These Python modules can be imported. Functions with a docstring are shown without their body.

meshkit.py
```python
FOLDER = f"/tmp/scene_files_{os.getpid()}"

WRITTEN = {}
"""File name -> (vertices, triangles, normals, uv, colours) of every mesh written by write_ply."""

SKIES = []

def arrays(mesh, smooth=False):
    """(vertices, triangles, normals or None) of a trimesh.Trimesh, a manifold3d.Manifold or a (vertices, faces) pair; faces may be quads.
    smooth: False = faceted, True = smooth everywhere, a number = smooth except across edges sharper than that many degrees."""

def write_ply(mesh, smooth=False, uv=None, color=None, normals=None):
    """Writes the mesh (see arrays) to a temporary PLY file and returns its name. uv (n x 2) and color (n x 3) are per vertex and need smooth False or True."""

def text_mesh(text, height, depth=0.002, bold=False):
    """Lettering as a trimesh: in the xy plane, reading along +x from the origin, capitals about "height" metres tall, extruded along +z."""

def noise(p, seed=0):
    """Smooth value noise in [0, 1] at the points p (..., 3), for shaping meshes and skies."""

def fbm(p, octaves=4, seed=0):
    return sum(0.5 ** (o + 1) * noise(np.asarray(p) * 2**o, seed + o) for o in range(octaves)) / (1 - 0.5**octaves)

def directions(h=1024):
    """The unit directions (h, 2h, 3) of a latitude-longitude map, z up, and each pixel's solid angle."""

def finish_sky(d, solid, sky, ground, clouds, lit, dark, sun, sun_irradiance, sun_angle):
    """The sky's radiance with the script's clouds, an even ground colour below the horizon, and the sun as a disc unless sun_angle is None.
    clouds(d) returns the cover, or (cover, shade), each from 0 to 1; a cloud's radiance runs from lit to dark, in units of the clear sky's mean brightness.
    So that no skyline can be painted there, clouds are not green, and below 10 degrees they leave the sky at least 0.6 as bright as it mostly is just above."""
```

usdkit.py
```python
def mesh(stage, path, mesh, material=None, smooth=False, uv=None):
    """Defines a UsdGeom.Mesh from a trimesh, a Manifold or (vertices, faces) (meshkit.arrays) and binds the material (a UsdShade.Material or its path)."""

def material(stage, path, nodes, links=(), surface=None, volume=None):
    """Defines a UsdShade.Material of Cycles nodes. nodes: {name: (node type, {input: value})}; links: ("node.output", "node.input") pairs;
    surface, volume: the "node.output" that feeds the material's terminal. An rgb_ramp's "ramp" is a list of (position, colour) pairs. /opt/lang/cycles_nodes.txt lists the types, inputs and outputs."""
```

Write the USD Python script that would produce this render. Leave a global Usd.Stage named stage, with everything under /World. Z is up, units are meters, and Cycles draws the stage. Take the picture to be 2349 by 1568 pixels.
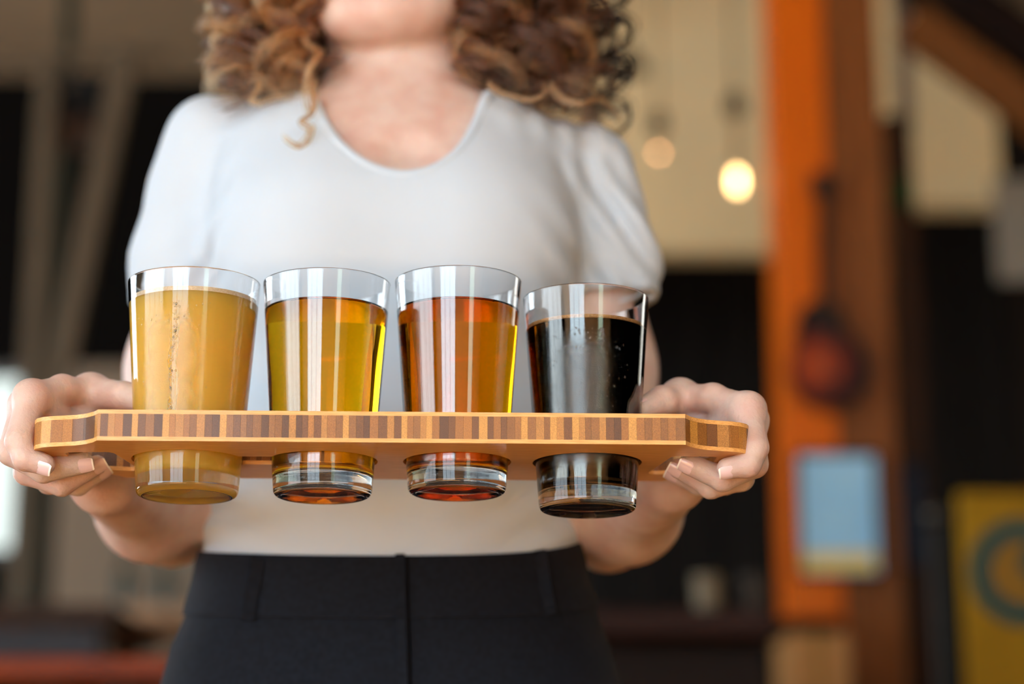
import math, random
import numpy as np, trimesh, shapely
import shapely.geometry as sg
from shapely import affinity
from scipy.interpolate import PchipInterpolator
import usdkit, meshkit
from pxr import Usd, UsdGeom, UsdLux, UsdShade, Gf, Sdf, Vt

random.seed(7)
rng = np.random.default_rng(7)
stage = Usd.Stage.CreateInMemory()
UsdGeom.SetStageUpAxis(stage, 'Z'); UsdGeom.SetStageMetersPerUnit(stage, 1.0)
UsdGeom.Xform.Define(stage, '/World'); UsdGeom.Scope.Define(stage, '/World/Looks')

# ------------------------------------------------------------------ camera, light, exposure
CAM_Z, PITCH, FOCAL = 0.78, 14.0, 74.0
cam = UsdGeom.Camera.Define(stage, '/World/camera')
cam.AddTranslateOp().Set(Gf.Vec3d(0, 0, CAM_Z)); cam.AddRotateXOp().Set(90 + PITCH)
cam.CreateFocalLengthAttr(FOCAL); cam.CreateHorizontalApertureAttr(36.0); cam.CreateVerticalApertureAttr(24.03)
cam.CreateFStopAttr(2.8); cam.CreateFocusDistanceAttr(1.355); cam.CreateClippingRangeAttr(Gf.Vec2f(0.05, 200))
cam.CreateExposureAttr(0.68)

def rect_light(name, pos, rot, w, h, color, power):
    l = UsdLux.RectLight.Define(stage, '/World/' + name)
    l.AddTranslateOp().Set(Gf.Vec3d(*pos)); l.AddRotateXYZOp().Set(Gf.Vec3f(*rot))
    l.CreateWidthAttr(w); l.CreateHeightAttr(h); l.CreateColorAttr(Gf.Vec3f(*color)); l.CreateIntensityAttr(power)
    return l

dome = UsdLux.DomeLight.Define(stage, '/World/overcast_sky'); dome.CreateColorAttr(Gf.Vec3f(.88, .97, .95)); dome.CreateIntensityAttr(.27)
sun = UsdLux.DistantLight.Define(stage, '/World/sun'); sun.CreateAngleAttr(.6); sun.CreateIntensityAttr(2.8e5); sun.CreateColorAttr(Gf.Vec3f(1.0, .95, .86))
sun.AddRotateXYZOp().Set(Gf.Vec3f(90 - 66, 0, -16))            # high in front of the windows; it only reaches the floor
ROOM = dict(x0=-4.6, x1=5.2, y0=-3.6, y1=8.2, z1=3.95)
# daylight: one light just outside every window opening (x or y range, z range)
WIN_FRONT = [(-3.1, -0.35, 0.25, 2.3), (2.0, 3.0, 0.25, 2.3), (-4.3, 0.2, 2.42, 3.75), (0.5, 3.6, 2.42, 3.75)]
WIN_LEFT = [(-2.8, 1.25, 0.3, 3.2), (3.6, 6.2, 0.9, 3.2)]
WIN_RIGHT = [(5.6, 7.6, 1.0, 3.0)]
DAY, BLUE = (0.75, 0.89, 1.0), (0.66, 0.85, 1.0)
for i, ((a, b, c, d), pw, col) in enumerate(zip(WIN_FRONT, (4.2, 1.4, 2.6, 3.0), (BLUE, (0.72, 1.0, 0.62), DAY, DAY))):
    rect_light('daylight_front_%d' % i, ((a+b)/2, ROOM['y0']-0.16, (c+d)/2), (90, 0, 0), b-a, d-c, col, pw)
for i, ((a, b, c, d), pw) in enumerate(zip(WIN_LEFT, (2.9, 5.0))):
    rect_light('daylight_left_%d' % i, (ROOM['x0']-0.16, (a+b)/2, (c+d)/2), (0, -90, 0), d-c, b-a, DAY, pw)
for i, (a, b, c, d) in enumerate(WIN_RIGHT):
    rect_light('daylight_right_%d' % i, (ROOM['x1']+0.16, (a+b)/2, (c+d)/2), (0, 90, 0), d-c, b-a, (1.0, .93, .8), 1.2)

FPX = FOCAL / 36.0 * 2349
cp, sp = math.cos(math.radians(PITCH)), math.sin(math.radians(PITCH))
def P(px, py, Y):
    """The point at depth y = Y that the photograph shows at pixel (px, py)."""
    a, b = (px - 1174.5) / FPX, (784 - py) / FPX
    d = np.array([a, cp - b * sp, sp + b * cp])
    return d * (Y / d[1]) + np.array([0, 0, CAM_Z])
def MPP(Y, py=784):
    return P(1175.5, py, Y)[0] - P(1174.5, py, Y)[0]

# ------------------------------------------------------------------ scene helpers
used = {}
def numbered(path):
    n = used.get(path, 0); used[path] = n + 1
    return path if n == 0 else '%s_%03d' % (path, n)
BASE = {}
def tag(prim, label=None, cat=None, group=None, kind=None):
    for k, v in (('label', label), ('category', cat), ('group', group), ('kind', kind)):
        if v: prim.SetCustomDataByKey(k, v)
def thing(name, label, cat, base=(0, 0, 0), rotz=0.0, group=None, kind=None):
    path = numbered('/World/' + name)
    x = UsdGeom.Xform.Define(stage, path); x.AddTranslateOp().Set(Gf.Vec3d(*map(float, base)))
    if rotz: x.AddRotateZOp().Set(float(rotz))
    c, s = math.cos(math.radians(rotz)), math.sin(math.radians(rotz))
    BASE[path] = (np.array(base, float), np.array([[c, -s, 0], [s, c, 0], [0, 0, 1]]))
    tag(x.GetPrim(), label, cat, group, kind)
    return path
def to_local(path, v):
    top = '/'.join(path.split('/')[:3])
    if top in BASE:
        o, R = BASE[top]; return (np.asarray(v) - o) @ R
    return np.asarray(v)
def part(parent, name, mesh, mat, smooth=30, world=True, label=None, kind=None):
    """A mesh under parent. world: its vertices are world coordinates."""
    path = numbered(parent + '/' + name)
    v, f, n = meshkit.arrays(mesh, False)
    if world: v = to_local(parent, v)
    m = usdkit.mesh(stage, path, trimesh.Trimesh(v, f, process=False) if smooth is not False else (v, f), mat, smooth=smooth)
    tag(m.GetPrim(), label, kind=kind)
    return path
def single(name, mesh, mat, label=None, cat=None, group=None, kind=None, smooth=30):
    path = numbered('/World/' + name)
    m = usdkit.mesh(stage, path, mesh, mat, smooth=smooth)
    tag(m.GetPrim(), label, cat, group, kind)
    return path
def cat_(ms): return trimesh.util.concatenate(ms)
def box(x0, x1, y0, y1, z0, z1, bev=0.0):
    b = trimesh.creation.box([x1-x0, y1-y0, z1-z0])
    if bev > 0:
        import manifold3d as m3
        e = np.array([x1-x0, y1-y0, z1-z0]) / 2 - bev
        c = m3.Manifold.sphere(bev, 12)
        ps = [c.translate([sx*e[0], sy*e[1], sz*e[2]]) for sx in (-1, 1) for sy in (-1, 1) for sz in (-1, 1)]
        mm = m3.Manifold.batch_hull(ps).to_mesh(); b = trimesh.Trimesh(mm.vert_properties[:, :3], mm.tri_verts)
    b.apply_translation([(x0+x1)/2, (y0+y1)/2, (z0+z1)/2]); return b
def beam(p, q, w, t, up=(0, 0, 1)):
    """A bar from p to q, w wide across, t thick along up."""
    p, q = np.asarray(p, float), np.asarray(q, float); d = q - p; L = np.linalg.norm(d); d /= L
    a = np.cross(d, up); a /= np.linalg.norm(a); b = np.cross(a, d)
    m = box(-w/2, w/2, -t/2, t/2, 0, L, min(w, t) * .08)
    T = np.eye(4); T[:3, 0], T[:3, 1], T[:3, 2], T[:3, 3] = a, b, d, p
    m.apply_transform(T); return m
def lathe(profile, n=96, center=(0, 0, 0)):
    m = trimesh.creation.revolve(np.asarray(profile, float), sections=n); m.apply_translation(center)
    if m.volume < 0: m.invert()
    return m
def tube(points, radii, n=10, closed=False):
    """A swept round tube with rounded-off ends."""
    p = np.asarray(points, float); r = np.broadcast_to(np.asarray(radii, float), (len(p),))
    t = np.gradient(p, axis=0) if not closed else np.roll(p, -1, 0) - np.roll(p, 1, 0)
    t /= np.linalg.norm(t, axis=1, keepdims=True)
    ref = np.array([0, 0, 1.0]) if abs(t[0, 2]) < .9 else np.array([1.0, 0, 0])
    A = []; a = np.cross(t[0], ref)
    for i in range(len(p)):
        a = a - t[i] * np.dot(a, t[i]); a /= np.linalg.norm(a); A.append(a)
    A = np.array(A); B = np.cross(t, A); th = np.arange(n) * 2*np.pi/n
    v = (p[:, None] + r[:, None, None] * (np.cos(th)[None, :, None]*A[:, None] + np.sin(th)[None, :, None]*B[:, None])).reshape(-1, 3)
    m = len(p); f = []
    for i in range(m if closed else m-1):
        for j in range(n):
            a_, b_ = i*n+j, i*n+(j+1) % n; c_, d_ = ((i+1) % m)*n+(j+1) % n, ((i+1) % m)*n+j
            f += [[a_, b_, c_], [a_, c_, d_]]
    if not closed:
        v = np.vstack([v, p[0], p[-1]])
        for j in range(n):
            f += [[m*n, (j+1) % n, j], [m*n+1, (m-1)*n+j, (m-1)*n+(j+1) % n]]
    out = trimesh.Trimesh(v, f, process=False); out.fix_normals(); return out

# ------------------------------------------------------------------ materials
def lin(r, g, b):
    c = np.array([r, g, b]) / 255.0
    return tuple(np.where(c < .04045, c/12.92, ((c+.055)/1.055)**2.4))
def mat(name, col, rough=0.5, metal=0.0, spec=0.5, col2=None, scale=8.0, stretch=(1, 1, 1), detail=4.0, lo=.35, hi=.65, bump=0.0, bscale=None, coat=0.0, sheen=0.0, sss=0.0, sss_r=(1, .25, .12), sss_s=.004, obj=False, aniso=None):
    nodes = {'p': ('principled_bsdf', dict(base_color=col, roughness=rough, metallic=metal, specular_ior_level=spec, coat_weight=coat, sheen_weight=sheen))}
    links = []
    if sss: nodes['p'][1].update(subsurface_weight=sss, subsurface_radius=sss_r, subsurface_scale=sss_s, subsurface_method='random_walk')
    if col2 is not None or bump:
        nodes['t'] = ('texture_coordinate', {}) if obj else ('geometry', {})
        nodes['m'] = ('mapping', dict(mapping_type='point', scale=stretch))
        links.append(('t.object' if obj else 't.position', 'm.vector'))
    if col2 is not None:
        nodes['n'] = ('noise_texture', dict(scale=scale, detail=detail)); links.append(('m.vector', 'n.vector'))
        nodes['r'] = ('rgb_ramp', dict(ramp=[(lo, col), (hi, col2)])); links += [('n.fac', 'r.fac'), ('r.color', 'p.base_color')]
    if bump:
        nodes['bn'] = ('noise_texture', dict(scale=bscale or scale, detail=3.0)); links.append(('m.vector', 'bn.vector'))
        nodes['b'] = ('bump', dict(strength=1.0, distance=bump)); links += [('bn.fac', 'b.height'), ('b.normal', 'p.normal')]
    return usdkit.material(stage, '/World/Looks/' + name, nodes, links, surface='p.BSDF')

M = {}
M['skin'] = mat('skin', lin(206, 184, 174), .45, spec=.4, col2=lin(192, 154, 142), scale=45, lo=.38, hi=.78, sss=.25, bump=.0004, bscale=420)
M['nail'] = mat('nail', lin(226, 200, 202), .2, coat=.5)
M['nail_tip'] = mat('nail_tip', lin(250, 246, 240), .22)
M['shirt'] = mat('shirt_cotton', (.490, .590, .685), .85, spec=.25, sheen=.15, bump=.0002, bscale=1400)
M['trouser'] = mat('trouser_cloth', (.0036, .0050, .0088), .85, spec=.14, sheen=.03, col2=(.0062, .0088, .0152), scale=260, bump=.0003, bscale=1500)
M['black'] = mat('black_thread', (.002, .002, .003), .9, spec=.1)
M['shoe'] = mat('shoe_leather', (.012, .011, .010), .4)
M['eye'] = mat('eye_white', (.8, .78, .75), .15)
M['iris'] = mat('iris_brown', (.10, .05, .02), .15)
M['ply'] = mat('bamboo_ply', lin(234, 180, 108), .42, col2=lin(216, 156, 82), scale=60, stretch=(1, 18, 18), bump=.00012, bscale=60, coat=.15)
M['ply_edge'] = M['ply']
tones = [(178, 124, 58), (156, 102, 44), (136, 88, 38), (116, 73, 33), (200, 146, 70), (96, 60, 29), (144, 95, 44), (168, 111, 46)]
for i, t in enumerate(tones):
    c = np.array(lin(*t))
    M['strip%d' % i] = mat('bamboo_strip_%d' % i, tuple(c*.80), .45, col2=tuple(np.minimum(c*1.22, .9)), scale=2100, stretch=(1, .06, .8), lo=.38, hi=.66, detail=2.0, bump=.00008, bscale=1300, coat=.12)
M['paper'] = mat('paper', lin(226, 214, 208), .7)
M['screw'] = mat('screw_dark', (.03, .02, .015), .4, metal=.8)

def glass_mat(name, dew=0.0, x0=0.0, wx=.02, z1=.12, tint=(1, 1, 1), run=None):
    """Glass; dew: roughness of the breath of condensation on its front, centred at the local x0, wx wide, up to height z1."""
    nodes = {'p': ('principled_bsdf', dict(base_color=tint, roughness=0.0, ior=1.5, transmission_weight=1.0))}
    links = []
    if dew:
        nodes.update(t=('texture_coordinate', {}), s=('separate_xyz', {}), n=('noise_texture', dict(scale=1100.0, detail=2.0)), n2=('noise_texture', dict(scale=60.0, detail=3.0)),
                     dx=('math', dict(math_type='subtract', value2=x0)), ax=('math', dict(math_type='absolute')), ns=('math', dict(math_type='multiply_add', value2=.008, value3=-.004)), sx=('math', dict(math_type='add')),
                     mx=('map_range', dict(range_type='smoothstep', from_min=wx, from_max=wx*.25, to_min=0.0, to_max=1.0)),
                     mz=('map_range', dict(range_type='smoothstep', from_min=z1, from_max=z1-.03, to_min=0.0, to_max=1.0)), mw=('map_range', dict(range_type='smoothstep', from_min=.018, from_max=.034, to_min=0.0, to_max=1.0)), aw=('math', dict(math_type='multiply')),
                     my=('map_range', dict(range_type='smoothstep', from_min=0.0, from_max=-.01, to_min=0.0, to_max=1.0)),
                     a=('math', dict(math_type='multiply')), b2=('math', dict(math_type='multiply')), r=('math', dict(math_type='multiply', value2=dew)),
                     b=('bump', dict(distance=.00011)))
        links = [('t.object', 's.vector'), ('t.object', 'n.vector'), ('t.object', 'n2.vector'), ('s.x', 'dx.value1'), ('dx.value', 'ax.value1'), ('n2.fac', 'ns.value1'), ('ax.value', 'sx.value1'), ('ns.value', 'sx.value2'),
                 ('sx.value', 'mx.value'), ('s.z', 'mz.value'), ('s.y', 'my.value'), ('mx.result', 'a.value1'), ('mz.result', 'a.value2'), ('s.z', 'mw.value'), ('a.value', 'aw.value1'), ('mw.result', 'aw.value2'), ('aw.value', 'b2.value1'), ('my.result', 'b2.value2'),
                 ('b2.value', 'r.value1'), ('r.value', 'p.roughness'), ('b2.value', 'b.strength'), ('n.fac', 'b.height'), ('b.normal', 'p.normal')]
        if run is not None:                                         # a drop has run down and wiped a wavering clear path
            nodes.update(rm=('mapping', dict(mapping_type='point', scale=(0, 0, 42))), rn=('noise_texture', dict(scale=1.0, detail=3.0)), ro=('math', dict(math_type='multiply_add', value2=.011, value3=-.0055 - run)),
                         ra=('math', dict(math_type='add')), rb=('math', dict(math_type='absolute')), rw=('map_range', dict(range_type='smoothstep', from_min=.0015, from_max=.0034, to_min=0.0, to_max=1.0)), rx=('math', dict(math_type='multiply')))
            links.remove(('b2.value', 'r.value1')); links.remove(('b2.value', 'b.strength'))
            links += [('t.object', 'rm.vector'), ('rm.vector', 'rn.vector'), ('rn.fac', 'ro.value1'), ('s.x', 'ra.value1'), ('ro.value', 'ra.value2'), ('ra.value', 'rb.value1'), ('rb.value', 'rw.value'),
                      ('b2.value', 'rx.value1'), ('rw.result', 'rx.value2'), ('rx.value', 'r.value1'), ('rx.value', 'b.strength')]
    return usdkit.material(stage, '/World/Looks/' + name, nodes, links, surface='p.BSDF')
M['glass'] = glass_mat('clear_glass')
M['dew_pale'] = glass_mat('dewy_glass_pale', .34, -.008, .030, .128, run=-.0055); M['dew_stout'] = glass_mat('dewy_glass_stout', .30, -.003, .029, .122)
def liquid(name, sigma, rough=0.0):
    s = np.array(sigma, float); den = s.max()
    return usdkit.material(stage, '/World/Looks/' + name, {'p': ('principled_bsdf', dict(base_color=(1, 1, 1), roughness=rough, ior=1.33, transmission_weight=1.0)),
        'v': ('absorption_volume', dict(color=tuple(1 - s/den), density=float(den)))}, surface='p.BSDF', volume='v.volume')
M['beer_gold'] = liquid('golden_beer', (0.0, 11.5, 95))
M['beer_amber'] = liquid('amber_beer', (.8, 20, 120))
M['beer_stout'] = liquid('stout_beer', (210, 620, 1500))
M['beer_hazy'] = mat('hazy_beer', lin(255, 200, 84), .3, spec=.2, sss=.6, sss_r=(1, .7, .25), sss_s=.006)
M['foam'] = mat('foam_white', lin(238, 226, 200), .7, col2=lin(222, 204, 168), scale=900)
M['foam_tan'] = mat('foam_tan', lin(190, 152, 100), .7, col2=lin(160, 120, 74), scale=900)

# ------------------------------------------------------------------ signed distance modelling
def smin(a, b, k):
    if k <= 0: return np.minimum(a, b)
    h = np.maximum(k - np.abs(a - b), 0) / k
    return np.minimum(a, b) - h*h*k*.25
def smax(a, b, k): return -smin(-a, -b, k)
def capsule(p, q, r0, r1):
    p, q = np.asarray(p, float), np.asarray(q, float); d = q - p; L2 = float(d @ d)
    def f(X):
        t = np.clip(((X[0]-p[0])*d[0] + (X[1]-p[1])*d[1] + (X[2]-p[2])*d[2]) / L2, 0, 1)
        return np.sqrt((X[0]-p[0]-t*d[0])**2 + (X[1]-p[1]-t*d[1])**2 + (X[2]-p[2]-t*d[2])**2) - (r0 + (r1-r0)*t)
    return f
def ellipsoid(c, r, R=None):
    c, r = np.asarray(c, float), np.asarray(r, float)
    def f(X):
        u = [X[0]-c[0], X[1]-c[1], X[2]-c[2]]
        if R is not None: u = [R[0][i]*u[0] + R[1][i]*u[1] + R[2][i]*u[2] for i in range(3)]
        q = np.sqrt((u[0]/r[0])**2 + (u[1]/r[1])**2 + (u[2]/r[2])**2)
        g = np.sqrt((u[0]/r[0]**2)**2 + (u[1]/r[1]**2)**2 + (u[2]/r[2]**2)**2) + 1e-9
        return q * (q-1) / g
    return f
def sections(rows, top, bottom):
    """rows: (z, cx, cy, half-width, front depth, back depth)"""
    rows = np.array(sorted(rows), float); I = [PchipInterpolator(rows[:, 0], rows[:, i], extrapolate=True) for i in range(1, 6)]
    def f(X):
        z = np.clip(X[2], rows[0, 0], rows[-1, 0]); cx, cy, a, bf, bb = [i(z) for i in I]
        dx, dy = X[0]-cx, X[1]-cy; b = np.where(dy < 0, bf, bb)
        # superellipse, a little squarer than an ellipse
        n = 2.3
        q = (np.abs(dx/a)**n + np.abs(dy/b)**n + 1e-9)**(1/n)
        g = np.sqrt((dx/a**2)**2 + (dy/b**2)**2) / np.sqrt((dx/a)**2 + (dy/b)**2 + 1e-9) + 1e-6
        d = (q-1) / g
        return np.maximum(np.maximum(d, X[2]-top), bottom-X[2])
    return f
def grid(lo, hi, h):
    ax = [np.arange(l, u+h, h) for l, u in zip(lo, hi)]
    return [ax[0][:, None, None], ax[1][None, :, None], ax[2][None, None, :]], ax
def nets(f, lo, hi, h, smooth=6):
    X, ax = grid(lo, hi, h); D = np.asarray(f(X), float)
    D = np.broadcast_to(D, tuple(len(a) for a in ax)).copy()
    D[[0, -1]] = np.maximum(D[[0, -1]], h); D[:, [0, -1]] = np.maximum(D[:, [0, -1]], h); D[:, :, [0, -1]] = np.maximum(D[:, :, [0, -1]], h)
    S = D < 0; c = np.zeros(tuple(n-1 for n in D.shape), np.int8)
    for i, j, k in np.ndindex(2, 2, 2): c += S[i:i+c.shape[0], j:j+c.shape[1], k:k+c.shape[2]]
    mix = (c > 0) & (c < 8); idx = np.full(c.shape, -1, int); I = np.argwhere(mix); idx[mix] = np.arange(len(I))
    acc, cnt = np.zeros((len(I), 3)), np.zeros(len(I))
    for axis in range(3):
        o = [a for a in range(3) if a != axis]
        for u, w in np.ndindex(2, 2):
            a = I.copy(); a[:, o[0]] += u; a[:, o[1]] += w; b = a.copy(); b[:, axis] += 1
            da, db = D[tuple(a.T)], D[tuple(b.T)]; m = (da < 0) != (db < 0); t = np.where(m, da/(da-db+1e-30), 0)
            p = a.astype(float); p[:, axis] += t; acc[m] += p[m]; cnt[m] += 1
    V = acc / cnt[:, None] * h + np.array(lo)
    F = []
    for axis in range(3):
        sl = [slice(1, -1)]*3; sl[axis] = slice(None, -1); s2 = list(sl); s2[axis] = slice(1, None)
        a, b = S[tuple(sl)], S[tuple(s2)]; E = np.argwhere(a != b)
        if not len(E): continue
        flip = a[tuple(E.T)]
        off = np.ones(3, int); off[axis] = 0; E = E + off
        o = [(axis+1) % 3, (axis+2) % 3]; q = []
        for u, w in ((-1, -1), (0, -1), (0, 0), (-1, 0)):
            e = E.copy(); e[:, o[0]] += u; e[:, o[1]] += w; q.append(idx[tuple(e.T)])
        q = np.stack(q, 1); q[~flip] = q[~flip][:, ::-1]; F.append(q)
    F = np.vstack(F); m = trimesh.Trimesh(V, np.vstack([F[:, [0, 1, 2]], F[:, [0, 2, 3]]]), process=False)
    if smooth:                                                      # Taubin smoothing with an even umbrella
        import scipy.sparse as sps
        e = np.vstack([m.faces[:, [0, 1]], m.faces[:, [1, 2]], m.faces[:, [2, 0]]]); n = len(V)
        A = sps.coo_matrix((np.ones(len(e)), (e[:, 0], e[:, 1])), (n, n)).tocsr(); A = ((A + A.T) > 0).astype(float)
        W = sps.diags(1/np.maximum(np.asarray(A.sum(1)).ravel(), 1)) @ A; v = V.copy()
        for k in range(smooth): v = v + .5*(W @ v - v); v = v - .515*(W @ v - v)
        m.vertices = v
    return m
def march(f, px, py, y0, y1, n=400):
    """The first point of the surface f seen at pixel (px, py) between depths y0 and y1."""
    Y = np.linspace(y0, y1, n); pts = np.array([P(px, py, y) for y in Y]); d = f([pts[:, 0], pts[:, 1], pts[:, 2]])
    i = int(np.argmax(d < 0))
    return pts[i] if d[i] < 0 else pts[-1]
# ------------------------------------------------------------------ the room
def ceil_mat(): return mat('ceiling_paint', lin(150, 132, 108), .8, spec=.1, col2=lin(140, 122, 100), scale=.8)
M['ceiling'] = ceil_mat()
M['wall_dark'] = mat('wall_dark', lin(13, 10, 8), .85, spec=.06, col2=lin(9, 7, 6), scale=2.0)
M['wall_pale'] = mat('wall_pale', lin(190, 176, 150), .8, col2=lin(180, 166, 140), scale=2.0)
M['bulkhead'] = mat('bulkhead_paint', lin(236, 212, 164), .8, spec=.1, col2=lin(228, 204, 156), scale=.9)
M['floor'] = mat('floor_wood', lin(194, 146, 92), .5, spec=.2, col2=lin(170, 122, 72), scale=3, stretch=(8, .6, 1))
M['frame'] = mat('window_frame', lin(70, 66, 62), .5)
M['pane'] = usdkit.material(stage, '/World/Looks/window_pane', {'t': ('transparent_bsdf', dict(color=(.97, .99, .98))), 'g': ('glossy_bsdf', dict(color=(1, 1, 1), roughness=.02)), 'f': ('fresnel', dict(IOR=1.45)), 'm': ('mix_closure', {})},
    [('f.fac', 'm.fac'), ('t.BSDF', 'm.closure1'), ('g.BSDF', 'm.closure2')], surface='m.closure')
R0 = ROOM; WT = .12
def struct(name, mesh, m, label, smooth=False): return single(name, mesh, m, label, kind='structure', smooth=smooth)
def wall_with_holes(a0, a1, z0, z1, openings):
    poly = sg.box(a0, z0, a1, z1)
    for o in openings: poly = poly.difference(sg.box(o[0], o[2], o[1], o[3]))
    m = trimesh.creation.extrude_polygon(poly, WT, engine='earcut'); return m          # in (a, z) with depth as third
def as_y(m, y):      # third axis -> y
    v = m.vertices.copy(); m = m.copy(); m.vertices = np.stack([v[:, 0], y + v[:, 2], v[:, 1]], 1); m.fix_normals(); return m
def as_x(m, x):
    v = m.vertices.copy(); m = m.copy(); m.vertices = np.stack([x + v[:, 2], v[:, 0], v[:, 1]], 1); m.fix_normals(); return m
# the front and side windows, none of them in view, stand open to the warm day
# floor boards nobody sees singly from here: one slab
struct('floor', box(R0['x0'], R0['x1'], R0['y0'], R0['y1'], -.1, 0), M['floor'], 'warm wooden floor of the bar')
struct('ceiling', box(R0['x0']-WT, R0['x1']+WT, R0['y0']-WT, R0['y1']+WT, R0['z1'], R0['z1']+.1), M['ceiling'], 'brownish painted ceiling of the bar')
struct('wall_front', as_y(wall_with_holes(R0['x0']-WT, R0['x1']+WT, 0, R0['z1'], WIN_FRONT), R0['y0']-WT), M['wall_pale'], 'front wall with tall windows behind the camera')
struct('wall_left', as_x(wall_with_holes(R0['y0'], R0['y1'], 0, R0['z1'], WIN_LEFT), R0['x0']-WT), M['wall_dark'], 'dark left wall with tall windows')
struct('wall_right', as_x(wall_with_holes(R0['y0'], R0['y1'], 0, R0['z1'], WIN_RIGHT), R0['x1']), M['wall_dark'], 'dark right wall with a window')
_bw = P(62, 1280, R0['y1']); _bt = P(62, 835, R0['y1'])
WIN_BACK = (_bw[0]-1.0, _bw[0], _bw[2], _bt[2])
struct('wall_back', as_y(wall_with_holes(R0['x0']-WT, R0['x1']+WT, 0, R0['z1'], [WIN_BACK]), R0['y1']), M['wall_dark'], 'dark back wall of the bar')
rect_light('daylight_back', ((WIN_BACK[0]+WIN_BACK[1])/2, R0['y1']+WT+.1, (WIN_BACK[2]+WIN_BACK[3])/2), (-90, 0, 0), WIN_BACK[1]-WIN_BACK[0], WIN_BACK[3]-WIN_BACK[2], (.86, .96, .93), .62)
def window(n, axis, at, a0, a1, z0, z1, cols, rows, label, glazed=False):
    w = thing('window_%d' % n, label, 'window', (0, 0, 0), kind='structure')
    def bar(p, q, u, v, d=.05):
        return box(p, q, at-d/2, at+d/2, u, v) if axis == 'y' else box(at-d/2, at+d/2, p, q, u, v)
    t = .045
    part(w, 'window_frame', cat_([bar(a0, a0+t, z0, z1), bar(a1-t, a1, z0, z1), bar(a0, a1, z0, z0+t), bar(a0, a1, z1-t, z1)]), M['frame'], False)
    for i in range(1, cols): part(w, 'mullion', bar(a0+(a1-a0)*i/cols-.02, a0+(a1-a0)*i/cols+.02, z0+t, z1-t), M['frame'], False)
    for i in range(1, rows): part(w, 'glazing_bar', bar(a0+t, a1-t, z0+(z1-z0)*i/rows-.015, z0+(z1-z0)*i/rows+.015, .04), M['frame'], False)
    for i in range(cols if glazed else 0):
        part(w, 'pane', bar(a0+(a1-a0)*i/cols+.021, a0+(a1-a0)*(i+1)/cols-.021, z0+t, z1-t, .006), M['pane'], False)
for k, (a, b, c, d) in enumerate(WIN_FRONT): window(k+1, 'y', R0['y0']-.06, a, b, c, d, (3, 1, 5, 4)[k], 1, ('wide tall front window behind the camera', 'narrow front window onto greenery', 'long high front window', 'second high front window')[k])
for k, (a, b, c, d) in enumerate(WIN_LEFT): window(k+5, 'x', R0['x0']-.06, a, b, c, d, (4, 2)[k], 1, ('tall left window nearest the front', 'left window further back in the room')[k])
for k, (a, b, c, d) in enumerate(WIN_RIGHT): window(k+7, 'x', R0['x1']+.06, a, b, c, d, 2, 1, 'right wall window towards the back')
window(8, 'y', R0['y1']+.06, *WIN_BACK, 2, 1, 'bright back window at the left edge', True)

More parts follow.
